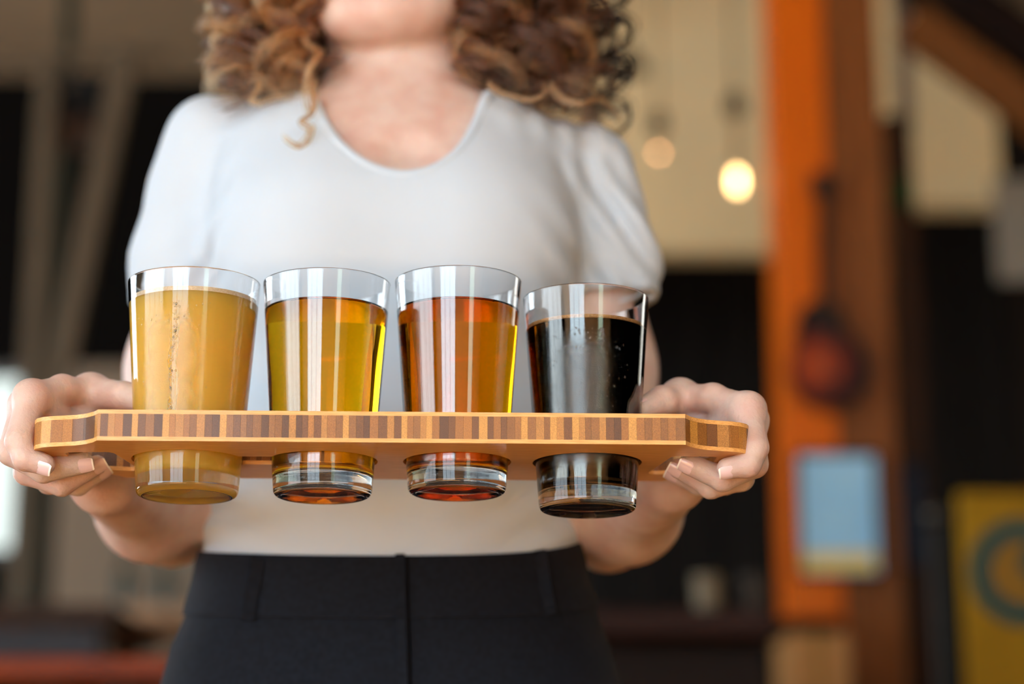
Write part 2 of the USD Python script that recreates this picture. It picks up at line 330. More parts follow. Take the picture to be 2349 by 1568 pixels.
# ------------------------------------------------------------------ bamboo tray
TX, TY, TZ, YAW = -0.075, 1.300, 1.0390, 2.17
TH, PLY, DEP = 0.0198, 0.0026, 0.130
_c, _s = math.cos(math.radians(YAW)), math.sin(math.radians(YAW))
def T(x, y, z): return np.array([TX + x*_c - y*_s, TY + x*_s + y*_c, TZ + z])
half = [(0, 0), (.185, 0), (.1885, .0065), (.194, .0125), (.201, .0170), (.209, .0195), (.217, .0215), (.2235, .0245), (.2285, .0295), (.231, .036), (.2315, .044)]
right = half + [(x, DEP - y) for x, y in half[::-1]]
outline = sg.Polygon(right + [(-x, y) for x, y in right[::-1]]).buffer(0)
GX, GY = (-.1352, -.0468, .0413, .1272), .0645
GLASS_Z = (TZ - .0245, TZ - .0240, TZ - .0215, TZ - .0325)           # the base of every glass
GH, RB, GSC = .1445, .0322, (1.03, 1.0, 1.0, .99)
RT = .0427
def glass_r(z, s): return s * (RB + (RT - RB) * min(max(z / GH, 0), 1))
holes = [sg.Point(x, GY).buffer(glass_r(TZ + TH - z, s) + .0004, 32) for x, z, s in zip(GX, GLASS_Z, GSC)]
slot = sg.Polygon([(.181, .038), (.212, .040), (.212, .096), (.170, .106)]).buffer(-.006).buffer(.006, 6)
slots = [slot, affinity.scale(slot, -1, 1, origin=(0, 0))]
neck_cut_ = sg.Polygon([(-.104, .050), (-.078, .050), (-.078, .0775), (-.104, .0775)])
plan = outline.difference(shapely.union_all(holes + slots + [neck_cut_]))
tray = thing('serving_board', 'long laminated bamboo flight board with handles carrying the four beer glasses', 'tray', (TX, TY, TZ), YAW)
def slab(poly, z0, z1):
    polys = getattr(poly, 'geoms', [poly])
    ms = [trimesh.creation.extrude_polygon(p.simplify(.00002), z1 - z0, engine='earcut') for p in polys if p.area > 1e-7]
    m = cat_(ms); m.apply_translation([0, 0, z0]); return m
part(tray, 'top_ply', slab(plan, TH - PLY, TH), M['ply'], 25, world=False, label='pale top veneer of the board')
part(tray, 'bottom_ply', slab(plan, 0, PLY), M['ply'], 25, world=False, label='pale underside veneer of the board')
x = -.232; prev = -1
r_ = random.Random(11)
while x < .232:
    w = r_.choice((.0044, .005, .0052, .0054, .006, .0064)) * (1.3 if abs(x) > .19 else .86)
    k = r_.choice([i for i in range(8) if i != prev]); prev = k
    piece = plan.buffer(-.00012).intersection(sg.box(x + .00004, -1, x + w - .00004, 1))
    for g in getattr(piece, 'geoms', [piece]):
        if g.geom_type == 'Polygon' and g.area > 2e-6:
            part(tray, 'bamboo_strip', slab(g, PLY - .0001, TH - PLY + .0001), M['strip%d' % k], 25, world=False)
    x += w
# ------------------------------------------------------------------ beer glasses
def rounded(pts, r, n=5):
    """Round the corners of an open profile (r per corner)."""
    out = [np.array(pts[0], float)]
    for i in range(1, len(pts)-1):
        a, b, c = (np.array(q, float) for q in pts[i-1:i+2]); ri = r[i]
        if ri <= 0: out.append(b); continue
        u, v = (a-b)/np.linalg.norm(a-b), (c-b)/np.linalg.norm(c-b); p, q = b+u*ri, b+v*ri
        for t in np.linspace(0, 1, n+1): out.append((1-t)**2*p + 2*t*(1-t)*b + t*t*q)
    out.append(np.array(pts[-1], float)); return np.array(out)
WALL, FLOOR = .0024, .0135
def beer_glass(i, level, label, liquid_mat, gm, foam=None, foam_h=.0):
    gx, gz, s = GX[i], GLASS_Z[i], GSC[i]
    c = T(gx, GY, 0); c[2] = gz
    g = thing('beer_glass', label, 'beer glass', c, 0)
    rb, rt = RB*s, RT*s
    ri = lambda z: rb + (rt-rb)*z/GH - WALL * (1.25 - .35*z/GH)
    prof = [(0, .0032), (rb*.55, .0026), (rb*.80, .0006), (rb*.86, 0), (rb, 0), (rt, GH), (rt-.0019, GH), (ri(FLOOR), FLOOR), (0, FLOOR+.0012)]
    prof = rounded(prof, [0, .002, .002, .001, .0045, .0008, .0008, .005, 0], 6)
    # more rings along the wall so that shading stays even
    out = [prof[0]]
    for p, q in zip(prof[:-1], prof[1:]):
        n = max(1, int(np.linalg.norm(q-p) / .008))
        out += [p + (q-p)*t for t in np.linspace(0, 1, n+1)[1:]]
    part(g, 'glass_body', lathe(out, 128), gm, 40, world=False)
    e = .00025                                                     # the beer reaches a hair into the glass, so no air gap shows
    lp = [(0, FLOOR+.0012-e), (ri(FLOOR)+e, FLOOR-e), (ri(level)+e, level), (ri(level)-.0016, level-.0011), (0, level-.0012)]
    lp = rounded(lp, [0, .005, 0, 0, 0], 6)
    b = part(g, 'beer', lathe(lp, 128), liquid_mat, 40, world=False)
    if foam:
        fr = random.Random(i)
        ring = lathe(rounded([(ri(level)*.55, level-.001), (ri(level)+e*.6, level-.0006), (ri(level+foam_h)+e*.6, level+foam_h), (ri(level)-.003, level+foam_h*.75), (ri(level)*.55, level+.0001)], [0, 0, 0, .001, 0]), 96)
        part(b, 'foam', ring, foam, 30, world=False, label='thin foam line on the beer')
    return g, c
G = []
G.append(beer_glass(0, .1290, 'tall glass of cloudy pale amber beer with thin white foam, leftmost on the board', M['beer_hazy'], M['dew_pale'], M['foam'], .0028))
G.append(beer_glass(1, .1255, 'tall glass of clear golden yellow beer beside the cloudy one', M['beer_gold'], M['glass']))
G.append(beer_glass(2, .1240, 'tall glass of clear orange amber ale beside the black stout', M['beer_amber'], M['glass']))
G.append(beer_glass(3, .1225, 'tall glass of black stout sitting lowest in the board, rightmost of the four', M['beer_stout'], M['dew_stout'], M['foam_tan'], .0016))
# condensation on the cloudy beer and the stout: small beads of water on the outside of the wall
def beads(n, th0, th1, z0, z1, s, rmin, rmax, seed, run=None):
    r = np.random.default_rng(seed); ms = []
    ico = trimesh.creation.icosphere(1, 1.0)
    for k in range(n):
        z = z0 + (z1-z0)*r.random(); th = r.normal((th0+th1)/2, (th1-th0)/4)
        if run is not None and k % 2: th = run + r.normal(0, .025) + .04*math.sin(z*70)
        R = glass_r(z, s); rad = rmin + (rmax-rmin)*r.random()**3
        m = ico.copy(); m.apply_scale([rad, rad*.55, rad*(1+.5*r.random())])
        m.apply_translation([0, -R, z]); m.apply_transform(trimesh.transformations.rotation_matrix(th, [0, 0, 1])); ms.append(m)
    return cat_(ms)
part(G[0][0], 'condensation', beads(520, -.75, .35, .05, .122, GSC[0], .00022, .0007, 3, run=-.16), M['glass'], True, world=False, label='beads of condensation on the glass', kind='stuff')
part(G[3][0], 'condensation', beads(900, -.55, .55, .03, .115, GSC[3], .0002, .0007, 5, run=.19), M['glass'], True, world=False, label='beads of condensation on the glass', kind='stuff')

# ------------------------------------------------------------------ the woman who carries the board
PX, PY = P(905, 1260, 1.64)[0], 1.64
woman = thing('person', 'woman in white t-shirt and dark trousers with curly brown hair holding the beer board', 'person', (PX, PY, 0))
C = 1.64
def row(py, cx, hw, bf, bb, Yc=C):
    a, b = P(cx, py, Yc), P(cx + hw, py, Yc); return (a[2], a[0], Yc, b[0]-a[0], bf, bb)
torso_rows = [row(120, 918, 120, .040, .05), row(200, 918, 165, .052, .062), row(265, 916, 280, .068, .085), row(340, 912, 385, .088, .10), row(450, 908, 420, .108, .105), row(560, 910, 424, .122, .102),
              row(700, 908, 412, .118, .098), row(850, 906, 396, .104, .094), row(1020, 902, 394, .097, .092), row(1180, 900, 420, .100, .094), row(1300, 898, 438, .103, .098), row(1420, 897, 462, .104, .108)]
zt = lambda py: P(900, py, C)[2]
torso = sections(torso_rows, zt(215), zt(1420))
# shoulders and arms: (pixel, depth)
SHL, SHR = P(486, 324, 1.660), P(1350, 400, 1.660)
TRL, TRR = P(770, 318, 1.668), P(1085, 326, 1.668)
ELL, ELR = P(392, 1195, 1.70), P(1396, 1206, 1.70)
MIDL, MIDR = P(416, 850, 1.68), P(1379, 850, 1.68)
WRL, WRR = P(240, 1098, 1.462), P(1541, 1093, 1.468)
lerp = lambda a, b, t: a + (b - a) * t
def arm(sh, mid, el, wr):
    fm = lerp(el, wr, .32) + np.array([0, 0, .002])
    fs = [capsule(sh, mid, .0345, .0400), capsule(mid, el, .0395, .0310), capsule(el, fm, .0315, .0375), capsule(fm, wr, .0375, .0235)]
    tip = el + (el - wr)/np.linalg.norm(el - wr)*.012 + np.array([0, .002, -.014]); fs.append(capsule(el, tip, .022, .012))
    def f(X):
        d = smin(fs[0](X), fs[1](X), .03); d = smin(d, fs[4](X), .02); d2 = smin(fs[2](X), fs[3](X), .03); return smin(d, d2, .022)
    return f
armL, armR = arm(SHL, MIDL, ELL, WRL), arm(SHR, MIDR, ELR, WRR)
NB, NT = P(914, 235, 1.668), P(905, -30, 1.655)
neck = capsule(NB, NT, .0545, .0505)
trapL, trapR = capsule(SHL, TRL, .029, .033), capsule(SHR, TRR, .031, .034)
slopeL, slopeR = capsule(P(890, 150, 1.70), P(640, 305, 1.69), .020, .016), capsule(P(940, 150, 1.70), P(1215, 315, 1.69), .020, .016)
clavL, clavR = capsule(P(912, 352, 1.575), P(640, 265, 1.63), .0085, .008), capsule(P(956, 352, 1.575), P(1215, 280, 1.63), .0085, .008)
scmL, scmR = capsule(P(930, 335, 1.578), P(790, 60, 1.655), .008, .012), capsule(P(952, 335, 1.578), P(1046, 60, 1.655), .010, .013)
# head: its turn is a little to the viewer's left, chin raised by the low camera
HC = P(893, -262, 1.655); hx = P(893, -262, 1.655)[0]
CH = P(878, 36, 1.572)
skull = ellipsoid(HC + [0, .005, .012], (.073, .092, .096)); face = ellipsoid(lerp(HC, CH, .48) + [.002, .018, 0], (.062, .066, .088))
jawbox = [capsule(P(795, 18, 1.600), P(748, -85, 1.64), .020, .020), capsule(P(985, 8, 1.605), P(1030, -100, 1.645), .020, .020), capsule(P(812, 30, 1.588), P(955, 24, 1.590), .021, .021)]
chin_f = ellipsoid(CH + [0, .012, .004], (.025, .022, .017))
FX = CH[0] + .002; FY = CH[1]
def fz(k): return CH[2] + k
lips = [ellipsoid((FX, FY-.001, fz(.033)), (.021, .011, .006)), ellipsoid((FX, FY-.002, fz(.043)), (.022, .011, .0055))]
nose = [capsule((FX+.001, FY+.004, fz(.108)), (FX, FY-.014, fz(.068)), .008, .0105), ellipsoid((FX-.012, FY-.003, fz(.064)), (.008, .010, .007)), ellipsoid((FX+.012, FY-.003, fz(.064)), (.008, .010, .007))]
EYEZ = fz(.110)
sockets = [ellipsoid((FX+s*.031, FY+.001, EYEZ), (.016, .014, .010)) for s in (-1, 1)]
EYES = [np.array([FX+s*.031, FY+.0135, EYEZ]) for s in (-1, 1)]
lids = [ellipsoid(e, (.0150, .0128, .0125)) for e in EYES]; slits = [ellipsoid(e - [0, .012, .0005], (.0128, .016, .0046)) for e in EYES]
brow = [capsule((FX+s*.012, FY+.007, EYEZ+.019), (FX+s*.046, FY+.018, EYEZ+.019), .008, .007) for s in (-1, 1)]
ears = [ellipsoid((HC[0]+s*.074, HC[1]+.010, fz(.085)), (.010, .018, .030)) for s in (-1, 1)]
def head(X):
    d = smin(skull(X), face(X), .03)
    for j in jawbox: d = smin(d, j(X), .028)
    d = smin(d, chin_f(X), .022)
    for s in sockets: d = smax(d, -s(X), .012)
    for s in brow: d = smin(d, s(X), .012)
    for s in nose: d = smin(d, s(X), .008)
    for s in lips: d = smin(d, s(X), .005)
    for s in ears: d = smin(d, s(X), .006)
    for s, l in zip(lids, slits): d = smax(smin(d, s(X), .006), -l(X), .0008)
    return d
chest_skin = sections([(z, cx, cy, a-.006, bf-.0055, bb-.006) for z, cx, cy, a, bf, bb in torso_rows], zt(130), zt(1400))
_s = march(lambda X: smin(chest_skin(X), neck(X), .035), 932, 335, 1.45, 1.75, 800)
notch = ellipsoid(_s + [0, -.009, 0], (.017, .014, .015))
def body_f(X):
    d = smin(chest_skin(X), smin(trapL(X), trapR(X), .02), .045)
    n = smin(neck(X), smin(slopeL(X), slopeR(X), .02), .025)
    d = smin(d, n, .035)
    d = smin(d, smin(clavL(X), clavR(X), .004), .016); d = smin(d, smin(scmL(X), scmR(X), .006), .022)
    d = smax(d, -notch(X), .014)
    d = smin(d, head(X), .014)
    return smin(d, smin(armL(X), armR(X), .001), .020)
lo = [min(ELL[0], SHL[0]) - .09, 1.44, zt(1420) - .01]; hi = [max(ELR[0], SHR[0]) + .09, 1.80, HC[2] + .13]
body = nets(body_f, lo, hi, .0042, 8)
head_fine = nets(lambda X: np.maximum(body_f(X), (CH[2] - .045) - X[2]), [HC[0]-.11, CH[1]-.045, CH[2]-.06], [HC[0]+.11, HC[1]+.13, HC[2]+.13], .0021, 4)

# hands: joints read off the photograph (pixel x, pixel y, depth), fingers index to little, then thumb
HAND_L = dict(w=WRL, el=ELL,
    mcp=[P(72, 912, 1.349), P(60, 930, 1.370), P(66, 955, 1.390), P(92, 985, 1.409)],
    fingers=[[(72, 912, 1.349), (43, 1012, 1.331), (58, 1050, 1.330), (102, 1065, 1.330)],
             [(60, 930, 1.370), (27, 1036, 1.352), (100, 1078, 1.350), (192, 1062, 1.352)],
             [(66, 955, 1.390), (62, 1082, 1.374), (142, 1110, 1.371), (222, 1066, 1.372)],
             [(92, 985, 1.409), (112, 1106, 1.394), (180, 1112, 1.390), (232, 1080, 1.390)]],
    thumb=[(236, 985, 1.438), (208, 898, 1.405), (284, 908, 1.386), (345, 922, 1.376)])
HAND_R = dict(w=WRR, el=ELR,
    mcp=[P(1716, 940, 1.362), P(1722, 962, 1.383), P(1714, 985, 1.402), P(1690, 1010, 1.420)],
    fingers=[[(1716, 940, 1.362), (1732, 1026, 1.345), (1716, 1066, 1.343), (1668, 1074, 1.343)],
             [(1722, 962, 1.383), (1730, 1064, 1.366), (1658, 1098, 1.362), (1580, 1064, 1.362)],
             [(1714, 985, 1.402), (1700, 1096, 1.386), (1630, 1116, 1.382), (1556, 1074, 1.382)],
             [(1690, 1010, 1.420), (1664, 1108, 1.406), (1604, 1112, 1.402), (1548, 1086, 1.402)]],
    thumb=[(1550, 990, 1.448), (1560, 910, 1.412), (1519, 918, 1.390), (1470, 938, 1.376)])
FR = [(.0098, .0090, .0083, .0070), (.0100, .0092, .0084, .0070), (.0098, .0088, .0080, .0067), (.0090, .0078, .0071, .0060)]
def hand_f(H, wrist_in):
    F = [[P(*q) for q in fg] for fg in H['fingers']]; TH_ = [P(*q) for q in H['thumb']]
    w = H['w']; el = H['el']; side = np.sign(F[0][3][0] - F[0][0][0])
    palm = [(capsule(w, m, .0205, .0105), .016) for m in H['mcp']] + [(capsule(H['mcp'][i], H['mcp'][i+1], .0104, .0102), .006) for i in range(3)]
    palm += [(capsule(lerp(w, H['mcp'][3], .25), H['mcp'][3], .018, .011), .01)]
    thenar = [(capsule(w, TH_[0], .020, .0165), .014), (capsule(TH_[0], TH_[1], .0165, .0120), .01)]
    up = np.array([0, 0, .0035]); mid = lerp(H['mcp'][0], TH_[1], .5) + up*1.2
    web = [(capsule(H['mcp'][0] + up*.2, mid, .0098, .0086), .006), (capsule(mid, lerp(TH_[1], TH_[0], .08) + up*.2, .0086, .0108), .006), (capsule(lerp(H['mcp'][0], w, .40), lerp(TH_[1], TH_[0], .6), .0135, .014), .012), (capsule(lerp(H['mcp'][1], w, .30), lerp(TH_[1], TH_[0], .45), .012, .013), .012)]
    th = [(capsule(TH_[1], TH_[2], .0112, .0097), .006), (capsule(TH_[2], TH_[3], .0097, .0078), .004)]
    fore = capsule(w, lerp(el, w, .32), .0238, .0378)
    def f(X):
        d = fore(X); pm = None
        for g, k in palm: pm = g(X) if pm is None else smin(pm, g(X), .004)
        d = smin(d, pm, .010); tn = smin(thenar[0][0](X), thenar[1][0](X), .004); d = smin(d, tn, .010)
        for g, k in web: d = smin(d, g(X), .006)
        dt = np.minimum(1, th[0][0](X)); dt = smin(dt, th[1][0](X), .003); d = smin(d, dt, .007)
        fall = None
        for q, r in zip(F, FR):
            a = smin(capsule(q[0], q[1], r[0], r[1])(X), capsule(q[1], q[2], r[1]*.985, r[2])(X), .0022)
            a = smin(a, capsule(q[2], q[3], r[2]*.985, r[3])(X), .0022)
            fall = a if fall is None else smin(fall, a, .0012)
        return smin(d, fall, .0065)
    return f, F, TH_
hands = []
for H in (HAND_L, HAND_R):
    f, F, TH_ = hand_f(H, None)
    pts = np.array([q for g in F for q in g] + TH_ + [H['w'], lerp(H['el'], H['w'], .45)])
    lo, hi = pts.min(0) - .03, pts.max(0) + .03; hi[1] = min(hi[1], H['w'][1] + .06); lo[2] = min(lo[2], lerp(H['el'], H['w'], .7)[2] - .05)
    m = nets(f, lo, hi, .0016, 6); hands.append((m, F, TH_))
try:
    import manifold3d as m3
    def mf(m): return m3.Manifold(m3.Mesh(np.asarray(m.vertices, np.float32), np.asarray(m.faces, np.uint32)))
    # the arm stops inside the hand's own piece of forearm
    cutb = mf(body)
    for H in (HAND_L, HAND_R):
        ax = (H['w'] - H['el']) / np.linalg.norm(H['w'] - H['el'])
        cutb = cutb.trim_by_plane(list(map(float, -ax)), -float(ax @ lerp(H['el'], H['w'], .80))) if False else cutb
    u = cutb
    for m in [head_fine] + [h_[0] for h_ in hands]: u = u + mf(m)
    if u.is_empty() or u.num_tri() < 1000: raise ValueError('empty')
    um = u.to_mesh(); whole = trimesh.Trimesh(um.vert_properties[:, :3], um.tri_verts, process=False)
except Exception as e:
    print('union failed', e); whole = cat_([body, head_fine] + [h[0] for h in hands])
part(woman, 'body', whole, M['skin'], True)

# nails
def nail(q, r, dorsal, width=.47, length=.0098, tip=.0022):
    """Plate and free edge on the back of a finger's last bone q[2] -> q[3]."""
    a = q[3] - q[2]; a /= np.linalg.norm(a); d = np.asarray(dorsal, float); d = d - a*(a @ d); d /= np.linalg.norm(d); s = np.cross(a, d)
    def plate(v0, v1, lift, n=9, mrows=8):
        V = []
        for thick in (0.0004, -.0006):
            for j in range(mrows):
                v = v0 + (v1-v0)*j/(mrows-1)
                wv = width * (1 - .35*max(0, (.15-v)/.15)**2 - (1.6*(v-.75)**2*(1/.27)**2*.18 if v > .75 else 0))
                for i in range(n):
                    ph = (i/(n-1)*2-1) * wv * 1.45
                    rr = r*(1.02 - .02*v) + lift + thick - .0009*max(0, v-.55)
                    c = q[3] + a*(-.45*length + v*length + .0012)
                    V.append(c + rr*(math.cos(ph)*d + math.sin(ph)*s) - d*.0004)
        V = np.array(V); F_ = []; g = lambda t, j, i: t*mrows*n + j*n + i
        for j in range(mrows-1):
            for i in range(n-1):
                F_ += [[g(0, j, i), g(0, j, i+1), g(0, j+1, i+1)], [g(0, j, i), g(0, j+1, i+1), g(0, j+1, i)], [g(1, j, i), g(1, j+1, i+1), g(1, j, i+1)], [g(1, j, i), g(1, j+1, i), g(1, j+1, i+1)]]
        for j in range(mrows-1):
            for i in (0, n-1): F_ += [[g(0, j, i), g(0, j+1, i), g(1, j+1, i)], [g(0, j, i), g(1, j+1, i), g(1, j, i)]]
        for i in range(n-1):
            for j in (0, mrows-1): F_ += [[g(0, j, i), g(1, j, i+1), g(0, j, i+1)], [g(0, j, i), g(1, j, i), g(1, j, i+1)]]
        m = trimesh.Trimesh(V, F_, process=False); m.fix_normals(); return m
    p = part(woman, 'fingernail', plate(0, .90, 0), M['nail'], 40)
    part(p, 'nail_edge', plate(.89, 1.0, .0001), M['nail_tip'], 40, label='white free edge of the nail')
for (m, F, TH_), sx in zip(hands, (1, -1)):
    for k, q in enumerate(F):
        dors = [np.array([.25*sx, -.75, -.65]), np.array([.5*sx, -.75, -.35]), np.array([.5*sx, -.8, -.3]), np.array([.3*sx, -.6, -.6])][k]
        nail(q, FR[k][3], dors)
    nail(TH_, .0078, np.array([.1*sx, -.4, .9]))
# eyes, brows and mouth lie above the frame but complete the face
M['lip'] = mat('lip', lin(196, 112, 100), .35); M['brow'] = mat('brow', lin(74, 48, 30), .7)
for e_, s in zip(EYES, (-1, 1)):
    e = part(woman, 'eye', trimesh.creation.icosphere(3, .0113).apply_translation(e_), M['eye'], True)
    part(e, 'iris', trimesh.creation.icosphere(2, .0056).apply_scale([1, .35, 1]).apply_translation(e_ - [0, .0100, .0005]), M['iris'], True)
    bp = [np.array([FX + s*u, FY + .004 + v, EYEZ + w_]) for u, v, w_ in ((.013, -.003, .019), (.025, -.002, .0225), (.038, .004, .022), (.047, .012, .018))]
    part(woman, 'eyebrow', tube([march(head, *[(lambda q: (1174.5 + FPX*(q[0])/(q[1]*cp + (q[2]-CAM_Z)*sp), 784 - FPX*((q[2]-CAM_Z)*cp - q[1]*sp)/(q[1]*cp + (q[2]-CAM_Z)*sp)))(b_)][0], 1.45, 1.75, 500) for b_ in bp], [.0018, .0030, .0026, .0012], 8), M['brow'], True)
part(woman, 'lips', nets(lambda X: np.maximum(smin(lips[0](X), lips[1](X), .0012) - .0006, -(X[1] - 9)) if False else smin(lips[0](X), lips[1](X), .0012) - .0006, [FX-.03, FY-.02, fz(.02)], [FX+.03, FY+.02, fz(.056)], .0012, 3), M['lip'], True)

# ---- t-shirt
def smin_(fs): return lambda X: smin(fs[0](X), fs[1](X), .015)
sleeveL = [smin_([capsule(SHL, P(424, 600, 1.662), .0330, .0405), ellipsoid(P(444, 470, 1.660), (.0390, .038, .060))]), capsule(P(424, 600, 1.662), P(414, 760, 1.67), .0405, .0435)]
sleeveR = [capsule(SHR, P(1386, 560, 1.660), .0362, .0395), capsule(P(1386, 560, 1.660), P(1401, 720, 1.668), .0395, .0435)]
def fold(X, c, d, lam, amp, rad, phase=0.0, squash=(1, 1, 1)):
    d = np.asarray(d, float); d = d/np.linalg.norm(d)
    s = (X[0]-c[0])*d[0] + (X[1]-c[1])*d[1] + (X[2]-c[2])*d[2]
    w = np.exp(-(((X[0]-c[0])*squash[0])**2 + ((X[1]-c[1])*squash[1])**2 + ((X[2]-c[2])*squash[2])**2) / rad**2)
    return amp * w * np.sin(2*np.pi*s/lam + phase)
F1, F2, F3, F4, F5, F6 = P(1440, 560, 1.64), P(1255, 300, 1.63), P(1310, 610, 1.58), P(505, 580, 1.59), P(430, 560, 1.64), P(900, 1150, 1.54)
F7, F8 = P(500, 1190, 1.58), P(1300, 1190, 1.58)
bustL, bustR = ellipsoid(P(735, 560, 1.560), (.062, .050, .060)), ellipsoid(P(1085, 560, 1.560), (.062, .050, .060))
def shirt_solid(X):
    d = smin(torso(X), smin(trapL(X) - .004, trapR(X) - .004, .02), .05)
    d = smin(d, smin(bustL(X), bustR(X), .05), .06)
    sl = smin(smin(sleeveL[0](X), sleeveL[1](X), .02), smin(sleeveR[0](X), sleeveR[1](X), .02), .001)
    d = smin(d, sl, .022)
    d = d + fold(X, F1, (.80, 0, .60), .024, .0044, .070, 0.6) + fold(X, F1, (.92, 0, .38), .036, .0030, .08, 2.0)
    d = d + fold(X, F2, (1, 0, .12), .024, .0024, .055, .3, (1, 1, .7)) + fold(X, F3, (.75, 0, .66), .028, .0044, .045, 1.2)
    d = d + fold(X, F4, (-.72, 0, .69), .030, .0032, .045, .9) + fold(X, F5, (-.8, 0, .6), .045, .0010, .06, 0)
    d = d + fold(X, F7, (.35, 0, .94), .026, .0026, .06, 0) + fold(X, F8, (-.5, 0, .86), .026, .0022, .07, .7)
    return d
_n = np.array([march(shirt_solid, q[0], q[1], 1.46, 1.74, 700) for q in ((733, 252), (750, 286), (778, 322), (810, 350), (850, 373), (890, 386), (930, 391), (975, 385), (1010, 371), (1045, 346), (1073, 314), (1093, 278), (1109, 232))])
_n = np.vstack([_n[0] + [-.009, .03, .030], _n, _n[-1] + [.007, .03, .030]])
NECKX = _n[:, 0]; NECK = PchipInterpolator(_n[:, 0], _n[:, 2])
opening_c = P(922, 215, 1.60)
def neck_open(X):
    """The neckline: an ellipse in the picture plane of the chest, carried backwards and up."""
    front = NECK(np.clip(X[0], NECKX[0], NECKX[-1])); high = P(915, 175, 1.72)[2]; back = high - .012
    t = np.clip((X[1] - 1.60) / .10, 0, 1); t = t*t*(3-2*t)
    edge = front*(1-t) + np.maximum(front, back)*t
    return np.maximum(edge - X[2], np.maximum(NECKX[0] - X[0], X[0] - NECKX[-1]))
hemz = lambda: zt(1420)
SLNR = np.array([-.12, 0, 1.0]); SLNR /= np.linalg.norm(SLNR)
hemRp, hemLp = P(1515, 676, 1.66), P(330, 700, 1.66)
def shirt_f(X):
    d = shirt_solid(X)
    d = smax(d, -neck_open(X) if False else neck_cut(X), .0015)
    # sleeve hems
    out = (X[0] - P(1330, 676, 1.66)[0]); hr = (hemRp[0]-X[0])*SLNR[0] + (hemRp[2]-X[2])*SLNR[2]
    d = np.where(out > 0, np.maximum(d, hr), d)
    outl = (P(500, 676, 1.66)[0] - X[0]); hl = hemLp[2] - X[2] + .06*(X[0]-hemLp[0])
    d = np.where(outl > 0, np.maximum(d, hl), d)
    # the sleeves are hollow above their hems
    for sh, e, sgn in ((armR, hemRp, 1), (armL, hemLp, -1)):
        inner = np.maximum(sh(X) - .0020, X[2] - (e[2] + .035))
        inner = np.where(sgn*(X[0] - (P(1330 if sgn > 0 else 500, 676, 1.66)[0])) > 0, inner, 1.0)
        d = np.maximum(d, -inner)
    return np.maximum(d, hemz() - X[2])
def neck_cut(X): return -neck_open(X)
shirt_lo = [SHL[0] - .07, 1.46, zt(1420) - .01]; shirt_hi = [SHR[0] + .07, 1.79, zt(120)]
shirt = nets(shirt_f, shirt_lo, shirt_hi, .0034, 5)
tee = part(woman, 't_shirt', shirt, M['shirt'], True, label='white short-sleeved crew neck t-shirt')
# collar rib: a flat band that follows the edge of the opening
def collar():
    out = []
    for x in np.linspace(NECKX[0]+.004, NECKX[-1]-.003, 71):
        ys = np.linspace(1.48, 1.74, 600); z = float(NECK(x)) - .0035; d = shirt_solid([np.full(600, x), ys, np.full(600, z)])
        k = int(np.argmax(d < 0)); out.append([x, ys[k] + .001, z])
    return np.array(out)
cpts = collar()
k = np.ones(7)/7; cs = cpts.copy()
for a in range(3): cs[3:-3, a] = np.convolve(cpts[:, a], k, 'valid')
def ribbon_tube(p, rw, rt):
    """An oval tube: rw tall, rt thick, its flat side facing outwards."""
    t = np.gradient(p, axis=0); t /= np.linalg.norm(t, axis=1, keepdims=True); th = np.arange(12)*2*np.pi/12
    nrm = np.tile([0, -1.0, .35], (len(p), 1)); nrm -= t*(nrm*t).sum(1)[:, None]; nrm /= np.linalg.norm(nrm, axis=1)[:, None]; b = np.cross(t, nrm)
    V = (p[:, None] + rw*np.cos(th)[None, :, None]*b[:, None] + rt*np.sin(th)[None, :, None]*nrm[:, None]).reshape(-1, 3); f = []
    for i in range(len(p)-1):
        for j in range(12): f += [[i*12+j, i*12+(j+1) % 12, (i+1)*12+(j+1) % 12], [i*12+j, (i+1)*12+(j+1) % 12, (i+1)*12+j]]
    m = trimesh.Trimesh(V, f, process=False); m.fix_normals(); return m
part(tee, 'collar', ribbon_tube(cs, .0042, .0022), M['shirt'], True)
part(tee, 'sleeve_hem', tube([P(1432, 694, 1.625), P(1470, 688, 1.630), P(1500, 681, 1.645)], .0012), M['shirt'], True)

# ---- trousers
def trow(py, xl, xr, bf, bb):
    a, b = P(xl, py, C), P(xr, py, C); return (a[2], (a[0]+b[0])/2, C, (b[0]-a[0])/2, bf, bb)
hip_rows = [trow(1232, 470, 1328, .104, .100), trow(1262, 466, 1332, .105, .102), trow(1378, 439, 1362, .106, .110), trow(1430, 424, 1378, .107, .116), trow(1480, 400, 1397, .108, .122), trow(1562, 376, 1424, .111, .128)]
z0 = hip_rows[-1][0]
hip_rows += [(z0-.03, PX-.002, C, .1835, .113, .132), (z0-.09, PX-.002, C, .186, .112, .130), (z0-.15, PX-.002, C, .180, .108, .120), (z0-.2, PX-.002, C, .165, .09, .10)]
hips = sections(hip_rows, zt(1250), z0-.2)
legs = []
for s in (-1, 1):
    hipj, knee, ank = np.array([PX+s*.088, C+.005, z0-.12]), np.array([PX+s*.095, C-.005, .50]), np.array([PX+s*.098, C+.015, .09])
    legs.append((capsule(hipj, knee, .088, .066), capsule(knee, ank, .066, .056)))
WAISTZ = P(920, 1275, 1.535)[2]
def trouser_f(X):
    d = hips(X)
    l = [smin(a(X), b(X), .03) for a, b in legs]
    d = smin(d, np.minimum(*l), .035)
    d = np.maximum(d, X[2] - (WAISTZ - .004 + .16*(X[1] - 1.535)))
    return np.maximum(d, .075 - X[2])
tr = nets(trouser_f, [PX-.24, 1.48, .05], [PX+.24, 1.80, zt(1225)], .006, 6)
pants = part(woman, 'trousers', tr, M['trouser'], True, label='dark charcoal navy tailored trousers')
